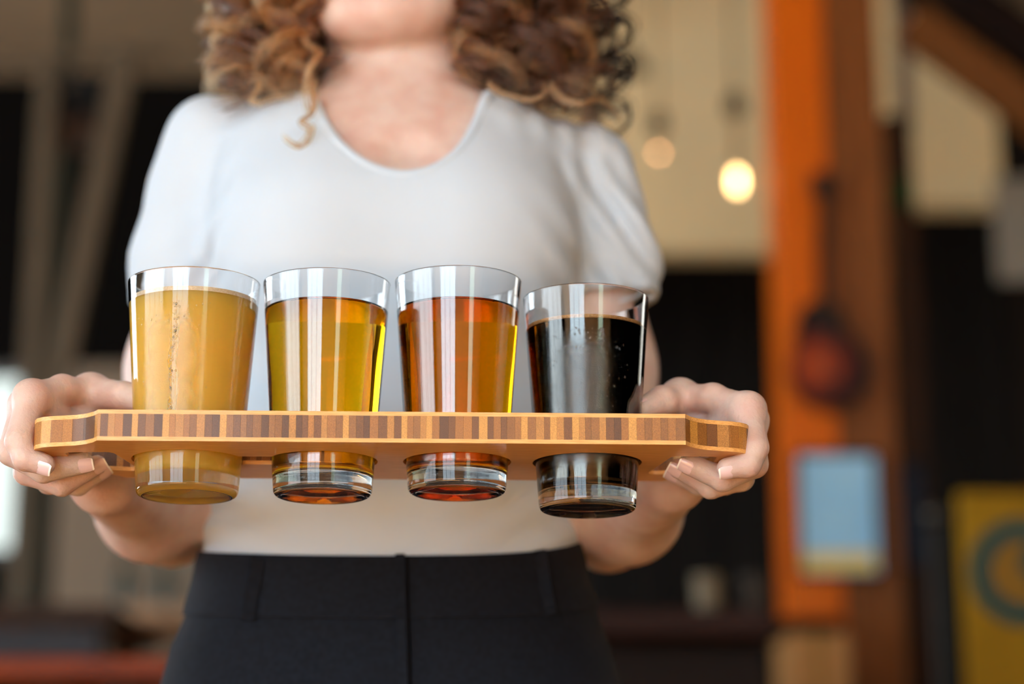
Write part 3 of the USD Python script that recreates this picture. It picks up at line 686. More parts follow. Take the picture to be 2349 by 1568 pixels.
# waistband: a band of its own standing 2 mm proud
def band(top, bot, off, n=160):
    """top, bot: functions of the angle giving the height."""
    I = np.array(sorted(hip_rows)); J = [PchipInterpolator(I[:, 0], I[:, i]) for i in range(1, 6)]
    V = []; f = []; K = 7
    prof = [(0, -.004), (0, off), (.15, off+.0004), (.5, off), (.85, off+.0004), (1, off), (1, -.004)]
    for i in range(n):
        th = 2*np.pi*i/n; zt_, zb_ = top(th), bot(th)
        for t, o in prof:
            z = zt_ + (zb_-zt_)*t; cx, cy, a, bf, bb = [float(j(z)) for j in J]
            c, s = math.cos(th), math.sin(th); e = 2/2.3
            V.append([cx + (a+o)*np.sign(c)*abs(c)**e, cy + ((bf if s < 0 else bb)+o)*np.sign(s)*abs(s)**e, z])
    for i in range(n):
        for k_ in range(K):
            a_, b_ = i*K+k_, i*K+(k_+1) % K; c_, d_ = ((i+1) % n)*K+(k_+1) % K, ((i+1) % n)*K+k_
            f += [[a_, b_, c_], [a_, c_, d_]]
    m = trimesh.Trimesh(np.array(V), f, process=False); m.fix_normals(); return m
WL, WR = P(466, 1264, 1.64)[2] - WAISTZ, P(1332, 1240, 1.64)[2] - WAISTZ
def side(th, l, r):
    s, c = math.sin(th), math.cos(th); u = (c+1)/2; return (l*(1-u) + r*u) * (1+s if s < 0 else 1) + (0 if s < 0 else .008*s)
ztop = lambda th: WAISTZ + side(th, WL, WR)
BANDZ = P(920, 1417, 1.533)[2]; BL, BR = P(430, 1410, 1.64)[2] - BANDZ, P(1372, 1384, 1.64)[2] - BANDZ
zbot = lambda th: BANDZ + side(th, BL, BR)
part(pants, 'waistband', band(ztop, zbot, .0022), M['trouser'], 35)
def front_pt(px, py, off):
    q = march(hips, px, py, 1.48, 1.70); q = q + np.array([0, -off, 0]); return q
def strap(pts, w, t):
    p = np.array(pts); ms = []
    d = np.gradient(p, axis=0); d /= np.linalg.norm(d, axis=1, keepdims=True); V = []; f = []
    for i in range(len(p)):
        s = np.cross(d[i], [0, 1, 0]); s /= np.linalg.norm(s); nn = np.cross(s, d[i])
        for u, v in ((-1, -1), (1, -1), (1, 1), (-1, 1)): V.append(p[i] + s*u*w/2 + nn*v*t/2)
    for i in range(len(p)-1):
        for j in range(4): f += [[i*4+j, i*4+(j+1) % 4, (i+1)*4+(j+1) % 4], [i*4+j, (i+1)*4+(j+1) % 4, (i+1)*4+j]]
    n = (len(p)-1)*4; f += [[0, 2, 1], [0, 3, 2], [n, n+1, n+2], [n, n+2, n+3]]
    m = trimesh.Trimesh(np.array(V), f, process=False); m.fix_normals(); return m
for pa, pb in (((595, 1276), (570, 1424)), ((1237, 1264), (1262, 1410))):
    pts = [front_pt(pa[0]+(pb[0]-pa[0])*t, pa[1]+(pb[1]-pa[1])*t, .0052 if .04 < t < .96 else .0030) for t in np.linspace(0, 1, 9)]
    part(pants, 'belt_loop', strap(pts, .0095, .0024), M['trouser'], False)
pts = [front_pt(931 + 9*t, 1277 + 310*t, .0018 if t > .46 else .0036) for t in np.linspace(0, 1, 14)]
part(pants, 'fly_seam', tube(pts, .0016), M['black'], True, label='dark line of the fly')
pts = [front_pt(918 + 6*t, 1272 + 318*t, .0022 if t > .46 else .0040) for t in np.linspace(0, 1, 14)]
part(pants, 'fly_flap', strap(pts, .0070, .0022), M['trouser'], False)
for s in (-1, 1):
    sole = box(PX+s*.098-.043, PX+s*.098+.043, C-.17, C+.075, 0, .02, .008)
    up = nets(lambda X: smin(ellipsoid((PX+s*.098, C-.07, .03), (.040, .095, .045))(X), ellipsoid((PX+s*.098, C+.025, .05), (.038, .045, .055))(X), .03), [PX+s*.098-.06, C-.19, .0], [PX+s*.098+.06, C+.1, .12], .005, 4)
    sh = part(woman, 'shoe', up, M['shoe'], True); part(sh, 'sole', sole, M['black'], 30)
# ---- curly hair: locks of fine strands; each lock falls from the scalp and coils
def hair_mat(name, col, rough=.38):
    return usdkit.material(stage, '/World/Looks/' + name, {'h': ('principled_hair_bsdf', dict(model='Chiang', parametrization='Direct coloring', color=col, roughness=rough, radial_roughness=.55, ior=1.55, coat=0.0))}, [], surface='h.BSDF')
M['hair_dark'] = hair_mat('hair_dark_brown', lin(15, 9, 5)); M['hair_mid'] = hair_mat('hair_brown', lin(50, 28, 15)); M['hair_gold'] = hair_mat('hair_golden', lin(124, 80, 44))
M['scalp'] = mat('hair_cap', lin(70, 46, 28), .6, col2=lin(38, 24, 14), scale=120, stretch=(1, .25, .25), bump=.002, bscale=120)
hr = np.random.default_rng(21)
LOCKS = {'hair_dark': [], 'hair_mid': [], 'hair_gold': []}
def lock(tone, top, bot, n, coil, lam, spread, seed_phase, sway=.01, pts=34, tail=1.0):
    """n strands that run together from top to bot, coiling with radius coil and pitch lam."""
    top, bot = np.asarray(top), np.asarray(bot); L = np.linalg.norm(bot-top); t = np.linspace(0, 1, pts)
    d = (bot-top)/L; a = np.cross(d, [0, 1, 0]); a /= np.linalg.norm(a); b = np.cross(d, a)
    turns = L/lam*2*np.pi; sgn = 1 if hr.random() < .5 else -1
    sw = hr.normal(0, sway, 2)
    for k in range(n):
        ph = seed_phase + hr.normal(0, .28); rr = coil*(1 + hr.normal(0, .10)); o = hr.normal(0, spread, 2)*(1 + .0)
        env = np.clip(t*4, .05, 1) * (1 + .25*t)
        ang = sgn*(turns*t*(1+.12*np.sin(3*t+seed_phase)) + ph)
        bow = np.sin(np.pi*t)
        tt = t*(1 + hr.normal(0, .012))
        p = top + (bot-top)*tt[:, None] + a*((rr*env*np.cos(ang) + o[0]*(.3+.7*np.sin(2.2*t+.3)) + sw[0]*bow))[:, None] + b*((rr*env*np.sin(ang) + o[1] + sw[1]*bow))[:, None]
        LOCKS[tone].append(p)
def mass(n, xs_top, xs_bot, ytop, ybot, depth, tones, coil=(.008, .015), lam=(.038, .062), strands=15, spread=.0016):
    for i in range(n):
        u = hr.random(); x0 = xs_top[0] + (xs_top[1]-xs_top[0])*u; x1 = xs_bot[0] + (xs_bot[1]-xs_bot[0])*np.clip(u + hr.normal(0, .12), 0, 1)
        y1 = ybot(x1) + hr.normal(0, 14); Y = depth[0] + (depth[1]-depth[0])*hr.random()
        tone = tones[int(hr.random()*len(tones))]
        y1 -= (60 + 160*hr.random()) if hr.random() < .35 else 0
        lock(tone, P(x0, ytop - 60*hr.random(), Y + .03), P(x1, y1, Y), strands, coil[0] + (coil[1]-coil[0])*hr.random(), lam[0] + (lam[1]-lam[0])*hr.random(), spread, hr.random()*6.28)
DK, MD, GD = 'hair_dark', 'hair_mid', 'hair_gold'
bl = lambda x: np.interp(x, [500, 530, 600, 700, 760], [185, 205, 212, 205, 170])
br = lambda x: np.interp(x, [1070, 1130, 1200, 1300, 1380, 1430], [150, 200, 225, 238, 255, 282])
# inner dark layer behind the neck, then the masses, then the lit outer curls
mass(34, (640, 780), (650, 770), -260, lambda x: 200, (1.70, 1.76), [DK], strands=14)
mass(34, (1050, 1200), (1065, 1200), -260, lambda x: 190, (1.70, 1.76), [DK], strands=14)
mass(46, (560, 760), (515, 735), -330, bl, (1.585, 1.70), [MD, MD, DK, GD, MD], strands=15)
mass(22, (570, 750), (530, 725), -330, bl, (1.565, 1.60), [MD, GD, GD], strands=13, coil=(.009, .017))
mass(70, (1040, 1265), (1085, 1350), -340, br, (1.585, 1.72), [MD, MD, DK, MD, GD], strands=15)
mass(30, (1050, 1270), (1090, 1345), -340, br, (1.565, 1.60), [MD, GD, MD], strands=13, coil=(.009, .017))
mass(8, (1230, 1310), (1340, 1418), -300, lambda x: 285, (1.64, 1.70), [MD, DK], strands=12)
mass(6, (540, 590), (498, 520), -300, lambda x: 205, (1.64, 1.70), [MD, GD], strands=9)
mass(46, (640, 1150), (640, 1150), -560, lambda x: -120, (1.72, 1.78), [MD, DK], strands=10)
# loose golden curls lying on the shirt
lock(GD, P(712, 60, 1.575), P(722, 262, 1.555), 9, .006, .05, .0012, 1.0)
def loose(pts, n=7, sp=.0012, tone=GD):
    q = np.array(pts, float); t = np.linspace(0, 1, len(q)); tt = np.linspace(0, 1, 34)
    base = np.stack([PchipInterpolator(t, q[:, i])(tt) for i in range(3)], 1); w = np.array([P(*r) for r in base]) - [0, .007, 0]
    for k in range(n): LOCKS[tone].append(w + hr.normal(0, sp, 3) + np.sin(tt*5+k)[:, None]*hr.normal(0, sp*.6, 3))
loose([(715, 190, 1.56), (722, 240, 1.553), (716, 268, 1.545), (692, 285, 1.54), (716, 300, 1.537), (708, 325, 1.534), (690, 340, 1.533), (668, 330, 1.535), (655, 315, 1.538)], 7)
loose([(600, 190, 1.56), (590, 215, 1.555), (580, 232, 1.55), (595, 240, 1.55), (625, 232, 1.552), (660, 226, 1.553)], 6)
loose([(1260, 200, 1.57), (1290, 235, 1.565), (1330, 246, 1.562), (1370, 236, 1.57), (1395, 250, 1.58), (1420, 285, 1.60)], 9)
loose([(1120, 200, 1.575), (1165, 228, 1.565), (1215, 236, 1.56), (1250, 220, 1.56), (1245, 195, 1.565)], 8)
# crown: locks that follow the head from the parting on top down over its sides and back
for k in range(190):
    th0 = hr.uniform(-math.pi, math.pi) if k < 120 else hr.normal(-math.pi/2, .45); front = math.cos(th0 + math.pi/2)                     # 1 at the face
    th1 = th0 if front < .45 else (-math.pi/2 + math.copysign(hr.uniform(.9, 1.5), math.cos(th0) or 1.0))
    e0, e1 = (hr.uniform(1.0, 1.5) if front < .45 else hr.uniform(.50, 1.35)), hr.uniform(-.25, .35); tone = (MD, MD, DK, GD)[int(hr.random()*4)]; tt = np.linspace(0, 1, 30)
    d = (th1 - th0 + math.pi) % (2*math.pi) - math.pi; th = th0 + d*np.minimum(1, tt*1.5); el = e0 + (e1 - e0)*(tt if front < .45 else tt**1.8); lift = 1.03 + .20*tt + hr.uniform(0, .05)
    ctr = np.stack([.0835*np.cos(th)*np.cos(el), .101*np.sin(th)*np.cos(el), .106*np.sin(el)], 1)*lift[:, None] + HC + [0, .012, .014]
    nrm = ctr - HC; nrm /= np.linalg.norm(nrm, axis=1)[:, None]; tg = np.gradient(ctr, axis=0); tg /= np.linalg.norm(tg, axis=1)[:, None]; bn_ = np.cross(tg, nrm)
    ph, tu, co = hr.random()*6.28, hr.uniform(15, 24), hr.uniform(.004, .009)
    for q in range(12):
        a_ = tu*tt + ph + hr.normal(0, .25); o = hr.normal(0, .0022, 2); r_ = co*np.clip(tt*2.5, .15, 1)*(1 + hr.normal(0, .1))
        LOCKS[tone].append(ctr + nrm*((r_*np.cos(a_)) + o[0] + .003)[:, None] + bn_*((r_*np.sin(a_)) + o[1])[:, None])
def cap_f(X):
    d = ellipsoid(HC + [0, .012, .014], (.0835, .101, .106))(X)
    # leaves the face free below the hairline
    return np.maximum(d, np.where(X[1] < HC[1] - .020, (EYEZ + .054 - 6.0*(X[0] - HC[0])**2) - X[2], (HC[2] - .085) - X[2]))
hair_top = part(woman, 'hair', nets(cap_f, HC - [.12, .14, .13], HC + [.12, .15, .15], .004, 5), M['scalp'], True, label='curly shoulder-length brown hair with golden ends')
def curves(name, strands, m, w0, label):
    path = numbered(hair_top + '/' + name); c = UsdGeom.BasisCurves.Define(stage, path)
    pts = to_local(hair_top, np.vstack(strands)).astype(np.float32); n = [len(s) for s in strands]
    c.CreateTypeAttr('cubic'); c.CreateBasisAttr('catmullRom'); c.CreateWrapAttr('pinned')
    c.CreateCurveVertexCountsAttr(Vt.IntArray.FromNumpy(np.array(n, np.int32))); c.CreatePointsAttr(Vt.Vec3fArray.FromNumpy(pts))
    wd = np.concatenate([w0*np.clip(1.15 - np.linspace(0, 1, k)**3*.8, .2, 1) for k in n]).astype(np.float32)
    c.CreateWidthsAttr(Vt.FloatArray.FromNumpy(wd)); c.SetWidthsInterpolation('vertex')
    UsdShade.MaterialBindingAPI.Apply(c.GetPrim()).Bind(m); tag(c.GetPrim(), label, kind='stuff')
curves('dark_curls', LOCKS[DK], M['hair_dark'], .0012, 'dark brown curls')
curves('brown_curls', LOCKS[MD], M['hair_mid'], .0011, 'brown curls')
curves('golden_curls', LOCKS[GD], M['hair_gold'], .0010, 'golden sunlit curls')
print('strands', sum(map(len, LOCKS.values())))


# ------------------------------------------------------------------ the bar behind her
def pbox(px0, py0, px1, py1, Y, th, bev=.004):
    """A box whose front face fills this pixel rectangle at depth Y."""
    a, b = P(px0, py0, Y), P(px1, py1, Y); cx0, cx1 = P(px0, (py0+py1)/2, Y)[0], P(px1, (py0+py1)/2, Y)[0]
    return box(cx0, cx1, Y, Y+th, b[2], a[2], bev)
def bmat(*a, **k): return mat(*a, **{'spec': .10, **k})
CZ = ROOM['z1']; BY = ROOM['y1']
wood = lambda n, c, c2, **k: bmat(n, lin(*c), k.pop('rough', .5), col2=lin(*c2), scale=k.pop('scale', 14), stretch=k.pop('stretch', (6, 6, .5)), **k)
M['post_orange'] = wood('post_orange', (216, 104, 10), (196, 86, 5), rough=.45)
M['post_brown'] = wood('post_brown', (132, 78, 36), (112, 64, 28), rough=.45)
M['timber_dark'] = wood('timber_dark', (62, 34, 12), (42, 22, 8))
M['beam_brown'] = wood('beam_brown', (112, 68, 30), (92, 54, 22))
M['beam_dark'] = wood('beam_dark', (24, 9, 4), (16, 6, 3))
M['pole_pale'] = wood('pole_pale', (92, 80, 64), (80, 70, 56))
M['pole_green'] = wood('pole_green', (54, 55, 44), (46, 47, 38))
M['plank_dark'] = wood('plank_dark', (20, 14, 10), (12, 9, 7))
M['plank_dark2'] = wood('plank_dark2', (32, 22, 15), (20, 14, 10))
M['ledge'] = wood('ledge_wood', (176, 142, 112), (150, 118, 90), stretch=(.6, 6, 6))
M['table_red'] = wood('table_red', (138, 56, 10), (104, 38, 6), stretch=(.6, 6, 6), rough=.35)
M['table_brown'] = wood('table_brown', (66, 42, 26), (48, 30, 18), stretch=(.6, 6, 6), rough=.4)
M['bar_wood'] = wood('bar_wood', (44, 18, 10), (30, 12, 7), stretch=(.6, 6, 6), rough=.4)
M['black_box'] = bmat('black_plastic', (.008, .008, .009), .6)
M['metal_dark'] = bmat('metal_dark', (.02, .018, .016), .4, metal=.5)
M['brass'] = bmat('brass', (.42, .28, .12), .35, metal=1.0)
M['steel'] = bmat('steel', (.10, .09, .075), .45, metal=1.0)
M['bottle_green'] = bmat('bottle_green', lin(18, 40, 22), .12, coat=.4)
M['cushion'] = bmat('cushion_grey', lin(66, 65, 68), .9)
M['cardboard'] = bmat('cardboard', lin(168, 122, 74), .8)
M['sign_yellow'] = bmat('sign_yellow', lin(152, 116, 16), .6, col2=lin(136, 102, 13), scale=3)
M['sign_teal'] = bmat('sign_teal', lin(10, 66, 70), .6)
M['sign_tan'] = bmat('sign_tan', lin(130, 96, 34), .6)
M['poster_blue'] = bmat('poster_blue', lin(138, 194, 232), .45, col2=lin(158, 206, 234), scale=4)
M['poster_yellow'] = bmat('poster_yellow', lin(226, 202, 120), .5)
M['navy'] = bmat('navy_cloth', lin(38, 48, 62), .9)
M['frosted'] = bmat('frosted_glass', lin(110, 98, 78), .35)
M['smoky'] = bmat('smoky_glass', lin(48, 40, 32), .3)
M['green_paint'] = bmat('green_paint', lin(20, 56, 22), .6)
M['grey_pipe'] = bmat('grey_pipe', lin(128, 106, 96), .6)
M['pale_board'] = bmat('pale_board', lin(140, 134, 122), .7)
def emit(name, col, k): return usdkit.material(stage, '/World/Looks/' + name, {'e': ('emission', dict(color=col, strength=k))}, [], surface='e.emission')
M['glow'] = emit('bulb_glow', (1.0, .62, .24), 9.0)
M['glow_dim'] = emit('bulb_glow_dim', (1.0, .45, .18), 9.0)
# back wall cladding: dark upright planks right of the woman
pl = thing('trim_1', 'dark upright plank cladding on the back wall behind the bar', 'wall cladding', (0, 0, 0), kind='structure')
xa, xb = P(1180, 800, BY)[0], ROOM['x1']; n = 26
for i in range(n):
    a, b = xa + (xb-xa)*i/n, xa + (xb-xa)*(i+1)/n
    part(pl, 'plank', box(a+.004, b-.004, BY-.03-.006*(i % 3), BY-.001, 0, CZ-.002, .003), M['plank_dark' if (i*7) % 5 else 'plank_dark2'], False)
# the painted upper wall over the bar, in two steps, and the pale wall low on the left
a, b = P(760, 575, 6.8), P(2060, 575, 6.8)
struct('wall_bulkhead', box(a[0], b[0], 6.8, 6.92, a[2], CZ-.001), M['bulkhead'], 'beige painted upper wall above the dark bar')
a2, b2 = P(2062, 468, 6.75), P(2300, 468, 6.75)
struct('wall_bulkhead_right', box(b[0]+.002, b2[0], 6.75, 6.87, a2[2], CZ-.001), M['bulkhead'], 'beige painted upper wall right of the wooden post')
a, b = P(150, 850, BY), P(520, 1420, BY)
struct('trim_2', box(a[0], b[0], BY-.04, BY-.001, 0, P(150, 842, BY)[2], .004), mat('pale_panel', lin(124, 108, 90), .8), 'pale painted lower wall at the left')
# wooden post of two timbers with what hangs on it
PYD = 5.5
post = thing('wooden_post', 'tall wooden post of an orange and a brown timber', 'post', (P(1912, 800, PYD)[0], PYD, 0))
z_ = lambda py, Y: P(1900, py, Y)[2]
part(post, 'timber', box(P(1787, 700, PYD)[0], P(1911, 700, PYD)[0], PYD, PYD+.20, 0, CZ-.002, .006), M['post_orange'], False, label='orange stained timber')
part(post, 'timber', box(P(1913, 700, PYD)[0], P(2046, 700, PYD)[0], PYD+.02, PYD+.20, 0, CZ-.002, .006), M['post_brown'], False, label='browner timber')
single('timber_stud', box(P(2049, 700, 5.72)[0], P(2112, 700, 5.72)[0], 5.72, 5.86, 0, z_(262, 5.72), .005), M['timber_dark'], 'dark narrow timber standing just right of the post', 'post', smooth=False)
single('grey_pipe', tube([(P(2063, 0, 5.79)[0], 5.79, z_(262, 5.72)), (P(2063, 0, 5.79)[0], 5.79, (z_(262, 5.72)+CZ)/2), (P(2063, 0, 5.79)[0], 5.79, CZ)], .026, 16), M['grey_pipe'], 'greyish pipe rising to the ceiling above the dark timber', 'pipe')
single('green_plaque', pbox(2050, 405, 2094, 472, 5.70, .018), M['green_paint'], 'small dark green plaque on the dark timber', 'plaque', smooth=False)
gy = PYD - .055
def gp(px, py): q = P(px, py, gy); return (q[0], q[2])
gu = MPP(gy, 800)
o = shapely.union_all([sg.Point(*gp(1905, 846)).buffer(92*gu, 40), sg.Point(*gp(1884, 742)).buffer(56*gu, 40), sg.Polygon([gp(1822, 800), gp(1975, 790), gp(1935, 735), gp(1832, 735)])])
o = o.difference(sg.Point(*gp(1978, 728)).buffer(46*gu, 30)).buffer(-8*gu).buffer(14*gu).buffer(-6*gu)
def upright(poly, y0, y1):
    m = cat_([trimesh.creation.extrude_polygon(p.simplify(.0006), y1-y0, engine='earcut') for p in getattr(poly, 'geoms', [poly])]); v = m.vertices.copy()
    m.vertices = np.stack([v[:, 0], y0 + v[:, 2], v[:, 1]], 1); m.fix_normals(); return m
gc = P(1905, 846, gy)
guitar = thing('guitar', 'dark sunburst guitar hanging on the front of the wooden post', 'guitar', (gc[0], gy, gc[2]))
M['burst'] = usdkit.material(stage, '/World/Looks/sunburst', {'t': ('texture_coordinate', {}), 'm': ('mapping', dict(mapping_type='point', location=(.035, 0, -.008))), 'l': ('vector_math', dict(math_type='length')),
    'r': ('rgb_ramp', dict(ramp=[(0, lin(176, 78, 26)), (.04, lin(150, 54, 18)), (.085, lin(74, 20, 8)), (.12, lin(22, 12, 9))])), 'p': ('principled_bsdf', dict(roughness=.45, specular_ior_level=.12))},
    [('t.object', 'm.vector'), ('m.vector', 'l.vector1'), ('l.value', 'r.fac'), ('r.color', 'p.base_color')], surface='p.BSDF')
M['g_dark'] = bmat('guitar_dark', lin(28, 20, 16), .35)
part(guitar, 'body', upright(o, gy-.001, gy+.052), M['g_dark'], 30, label='black edged body')
part(guitar, 'top_plate', upright(o.buffer(-5*gu), gy-.006, gy-.001), M['burst'], 30, label='red brown sunburst top')
part(guitar, 'neck', beam((*gp(1889, 720)[:1], gy-.012, gp(1889, 720)[1]), (gp(1886, 452)[0], gy-.012, gp(1886, 452)[1]), .030, .020, (0, 1, 0)), M['timber_dark'], False)
part(guitar, 'headstock', upright(sg.Polygon([gp(1874, 456), gp(1898, 456), gp(1908, 402), gp(1866, 402)]).buffer(.004), gy-.014, gy+.004), M['g_dark'], 30)
part(guitar, 'bridge', upright(sg.Polygon([gp(1882, 872), gp(1926, 872), gp(1926, 882), gp(1882, 882)]), gy-.016, gy-.006), M['metal_dark'], False)
for k in range(6):
    part(guitar, 'tuning_peg', trimesh.creation.cylinder(.006, .022, sections=10).apply_transform(trimesh.transformations.rotation_matrix(math.pi/2, [0, 1, 0])).apply_translation((gp(1864 if k < 3 else 1910, 410 + 15*(k % 3))[0], gy-.005, gp(1864, 410 + 15*(k % 3))[1])), M['steel'], 30)
for k in range(4):
    p_, q_ = gp(1900 - 6*0 + (k-1.5)*4 + 4, 876), gp(1887 + (k-1.5)*3, 440)
    part(guitar, 'string', tube([(p_[0], gy-.018, p_[1]), ((p_[0]+q_[0])/2, gy-.024, (p_[1]+q_[1])/2), (q_[0], gy-.024, q_[1])], .0006, 5), M['steel'], True)
po = thing('poster', 'framed pale blue poster with a yellow foot hanging low on the wooden post', 'poster', P(1924, 1178, PYD-.02))
part(po, 'poster_frame', cat_([pbox(1826, 1034, 1836, 1322, PYD-.024, .022, 0), pbox(2012, 1034, 2022, 1322, PYD-.024, .022, 0), pbox(1826, 1034, 2022, 1044, PYD-.024, .022, 0), pbox(1826, 1312, 2022, 1322, PYD-.024, .022, 0)]), M['timber_dark'], False)
part(po, 'poster_sheet', pbox(1836, 1044, 2012, 1312, PYD-.014, .010, 0), M['poster_blue'], False, label='pale blue printed sheet')
part(po, 'poster_strip', pbox(1840, 1266, 2008, 1308, PYD-.0165, .0025, 0), M['poster_yellow'], False, label='yellow band along the foot')
sh = thing('post_shelf', 'small dark shelf bracketed to the foot of the wooden post', 'shelf', P(1850, 1430, PYD-.1))
part(sh, 'shelf_board', pbox(1778, 1416, 1936, 1440, PYD-.20, .20), M['beam_dark'], False)
part(sh, 'bracket', cat_([beam(P(1800, 1440, PYD-.02)-[0, 0, .004], P(1800, 1440, PYD-.16)-[0, 0, .002], .02, .01), beam(P(1800, 1500, PYD-.006), P(1800, 1444, PYD-.15), .02, .01)]), M['metal_dark'], False)
cb = thing('cardboard_box', 'tan cardboard box on the stool beside the post below the dark shelf', 'box', P(1868, 1568, 5.1))
cbz = P(1868, 1600, 5.1)[2]
part(cb, 'carton', box(P(1806, 1500, 5.1)[0], P(1950, 1500, 5.1)[0], 5.1, 5.36, cbz, P(1868, 1452, 5.1)[2], .004), M['cardboard'], False)
part(cb, 'packing_tape', box(P(1870, 1500, 5.1)[0], P(1886, 1500, 5.1)[0], 5.098, 5.362, cbz+.01, P(1868, 1452, 5.1)[2]+.001), M['sign_tan'], False)
stl = thing('plinth', 'plain dark plinth carrying the cardboard box at the foot of the post', 'stand', (P(1878, 1500, 5.1)[0], 5.23, 0))
part(stl, 'plinth_top', box(P(1796, 1500, 5.1)[0], P(1960, 1500, 5.1)[0], 5.08, 5.38, cbz-.03, cbz-.0005, .004), M['timber_dark'], False)
for sx in (1800, 1946):
    for yy in (5.09, 5.33): part(stl, 'leg', box(P(sx, 1500, 5.1)[0], P(sx+10, 1500, 5.1)[0], yy, yy+.04, 0, cbz-.03, .003), M['timber_dark'], False)
# sloping beams and the pale board at the upper right
single('sloping_beam', beam(P(2085, 52, 5.3), P(2480, 340, 5.3), .10, .092, (0, 1, 0)), M['beam_brown'], 'brown timber beam sloping down across the upper right corner', 'beam', smooth=False)
single('dark_rafter', beam(P(2095, -62, 5.45), P(2490, 225, 5.45), .12, .20, (0, 1, 0)), M['beam_dark'], 'blackish wide rafter just above the sloping brown beam', 'beam', smooth=False)
single('pale_board', pbox(2286, 405, 2420, 642, 6.2, .03), M['pale_board'], 'pale grey board hanging at the right edge under the sloping beam', 'board', smooth=False)
single('board_cord', tube([P(2350, 405, 6.215), P(2350, 300, 6.215), (P(2350, 300, 6.215)[0], 6.215, CZ)], .006, 8), M['metal_dark'], 'dark cord that carries the pale grey board', 'cord')
# yellow sign with a teal ring
sg_y = 4.6
sign = thing('yellow_sign', 'yellow board with a thick teal ring emblem at the lower right', 'sign', (P(2320, 1568, sg_y)[0], sg_y, 0))
part(sign, 'sign_board', box(P(2212, 1400, sg_y)[0], P(2560, 1400, sg_y)[0], sg_y, sg_y+.025, 0, P(2300, 1128, sg_y)[2], .004), M['sign_yellow'], False)
su = MPP(sg_y, 1300)
def spt(px, py): q = P(px, py, sg_y); return (q[0], q[2])
cc = spt(2345, 1312); full = sg.Point(*cc).buffer(1, 48)
ring = affinity.scale(full, 122*su, 122*su, origin=cc).difference(affinity.scale(full, 78*su, 78*su, origin=cc))
part(sign, 'ring', upright(ring, sg_y-.004, sg_y+.0005), M['sign_teal'], 30, label='teal ring')
c2 = spt(2345, 1292); inner = sg.Point(*cc).buffer(76*su, 40).difference(sg.Point(*spt(2378, 1288)).buffer(42*su, 30))
part(sign, 'crescent', upright(inner, sg_y-.003, sg_y+.0005), M['sign_tan'], 30, label='tan crescent inside the ring')
part(sign, 'disc', upright(sg.Point(*spt(2378, 1288)).buffer(38*su, 30), sg_y-.003, sg_y+.0005), M['sign_teal'], 30)
bn = thing('navy_banner', 'dark navy cloth banner hanging beside the post and the yellow board', 'banner', P(2090, 1300, 5.6))
part(bn, 'cloth', (lambda m: m)(pbox(2062, 1066, 2118, 1300, 5.66, .012)), M['navy'], False)
part(bn, 'rod', tube([P(2056, 1064, 5.666), P(2090, 1064, 5.666), P(2126, 1064, 5.666)], .010, 10), M['metal_dark'], True)
kb = thing('steel_tap', 'small round steel tap knob gleaming left of the yellow board', 'tap', P(2140, 1400, 5.0))
part(kb, 'knob', trimesh.creation.icosphere(3, .022).apply_translation(P(2142, 1180, 5.0)), M['steel'], True)
part(kb, 'tap_column', tube([(P(2142, 1180, 5.0)[0], 5.0, 1.12), (P(2142, 1180, 5.0)[0], 5.0, 1.3), P(2142, 1206, 5.0)], .016, 14), M['metal_dark'], True)
bc = thing('back_counter', 'dark low counter on the right that carries the steel tap', 'counter', (P(2142, 1400, 5.0)[0], 5.0, 0))
part(bc, 'counter_top', box(P(2062, 1400, 5.0)[0], P(2205, 1400, 5.0)[0], 4.85, 5.25, 1.08, 1.12, .005), M['bar_wood'], False)
part(bc, 'counter_body', box(P(2070, 1400, 5.0)[0], P(2198, 1400, 5.0)[0], 4.88, 5.22, 0, 1.08, .004), M['beam_dark'], False)
# the bar with two glasses on it, between her and the post
bz = P(1600, 1412, 4.1)[2]
bar = thing('bar_counter', 'dark red-brown bar counter behind her between her arm and the post', 'counter', (P(1560, 1500, 4.1)[0], 4.2, 0))
part(bar, 'counter_top', box(P(1290, 1420, 4.0)[0], P(1772, 1420, 4.0)[0], 3.98, 4.55, bz-.05, bz, .006), M['bar_wood'], False)
part(bar, 'counter_front', box(P(1300, 1420, 4.0)[0], P(1764, 1420, 4.0)[0], 4.08, 4.50, 0, bz-.05, .004), M['beam_dark'], False)
def tumbler(px, py0, Y, w, h, m, label):
    c = P(px, py0, Y); t = thing('tumbler', label, 'glass', (c[0], Y, bz), group=None)
    part(t, 'tumbler_wall', lathe(rounded([(0, .0), (w*.40, 0), (w*.5, h), (w*.5-.003, h), (w*.40-.004, .012), (0, .012)], [0, .006, .001, .001, .004, 0]), 40, (c[0], Y, bz)), m, 40)
    part(t, 'tumbler_fill', lathe([(0, .0125), (w*.40-.0045, .0125), (w*.46-.004, h*.62), (0, h*.62)], 40, (c[0], Y, bz)), m, 40)
tumbler(1625, 1415, 4.14, .060, .082, M['frosted'], 'small pale frosted tumbler on the bar counter')
tumbler(1732, 1415, 4.16, .058, .086, M['smoky'], 'small smoky dim tumbler on the bar counter nearer the post')
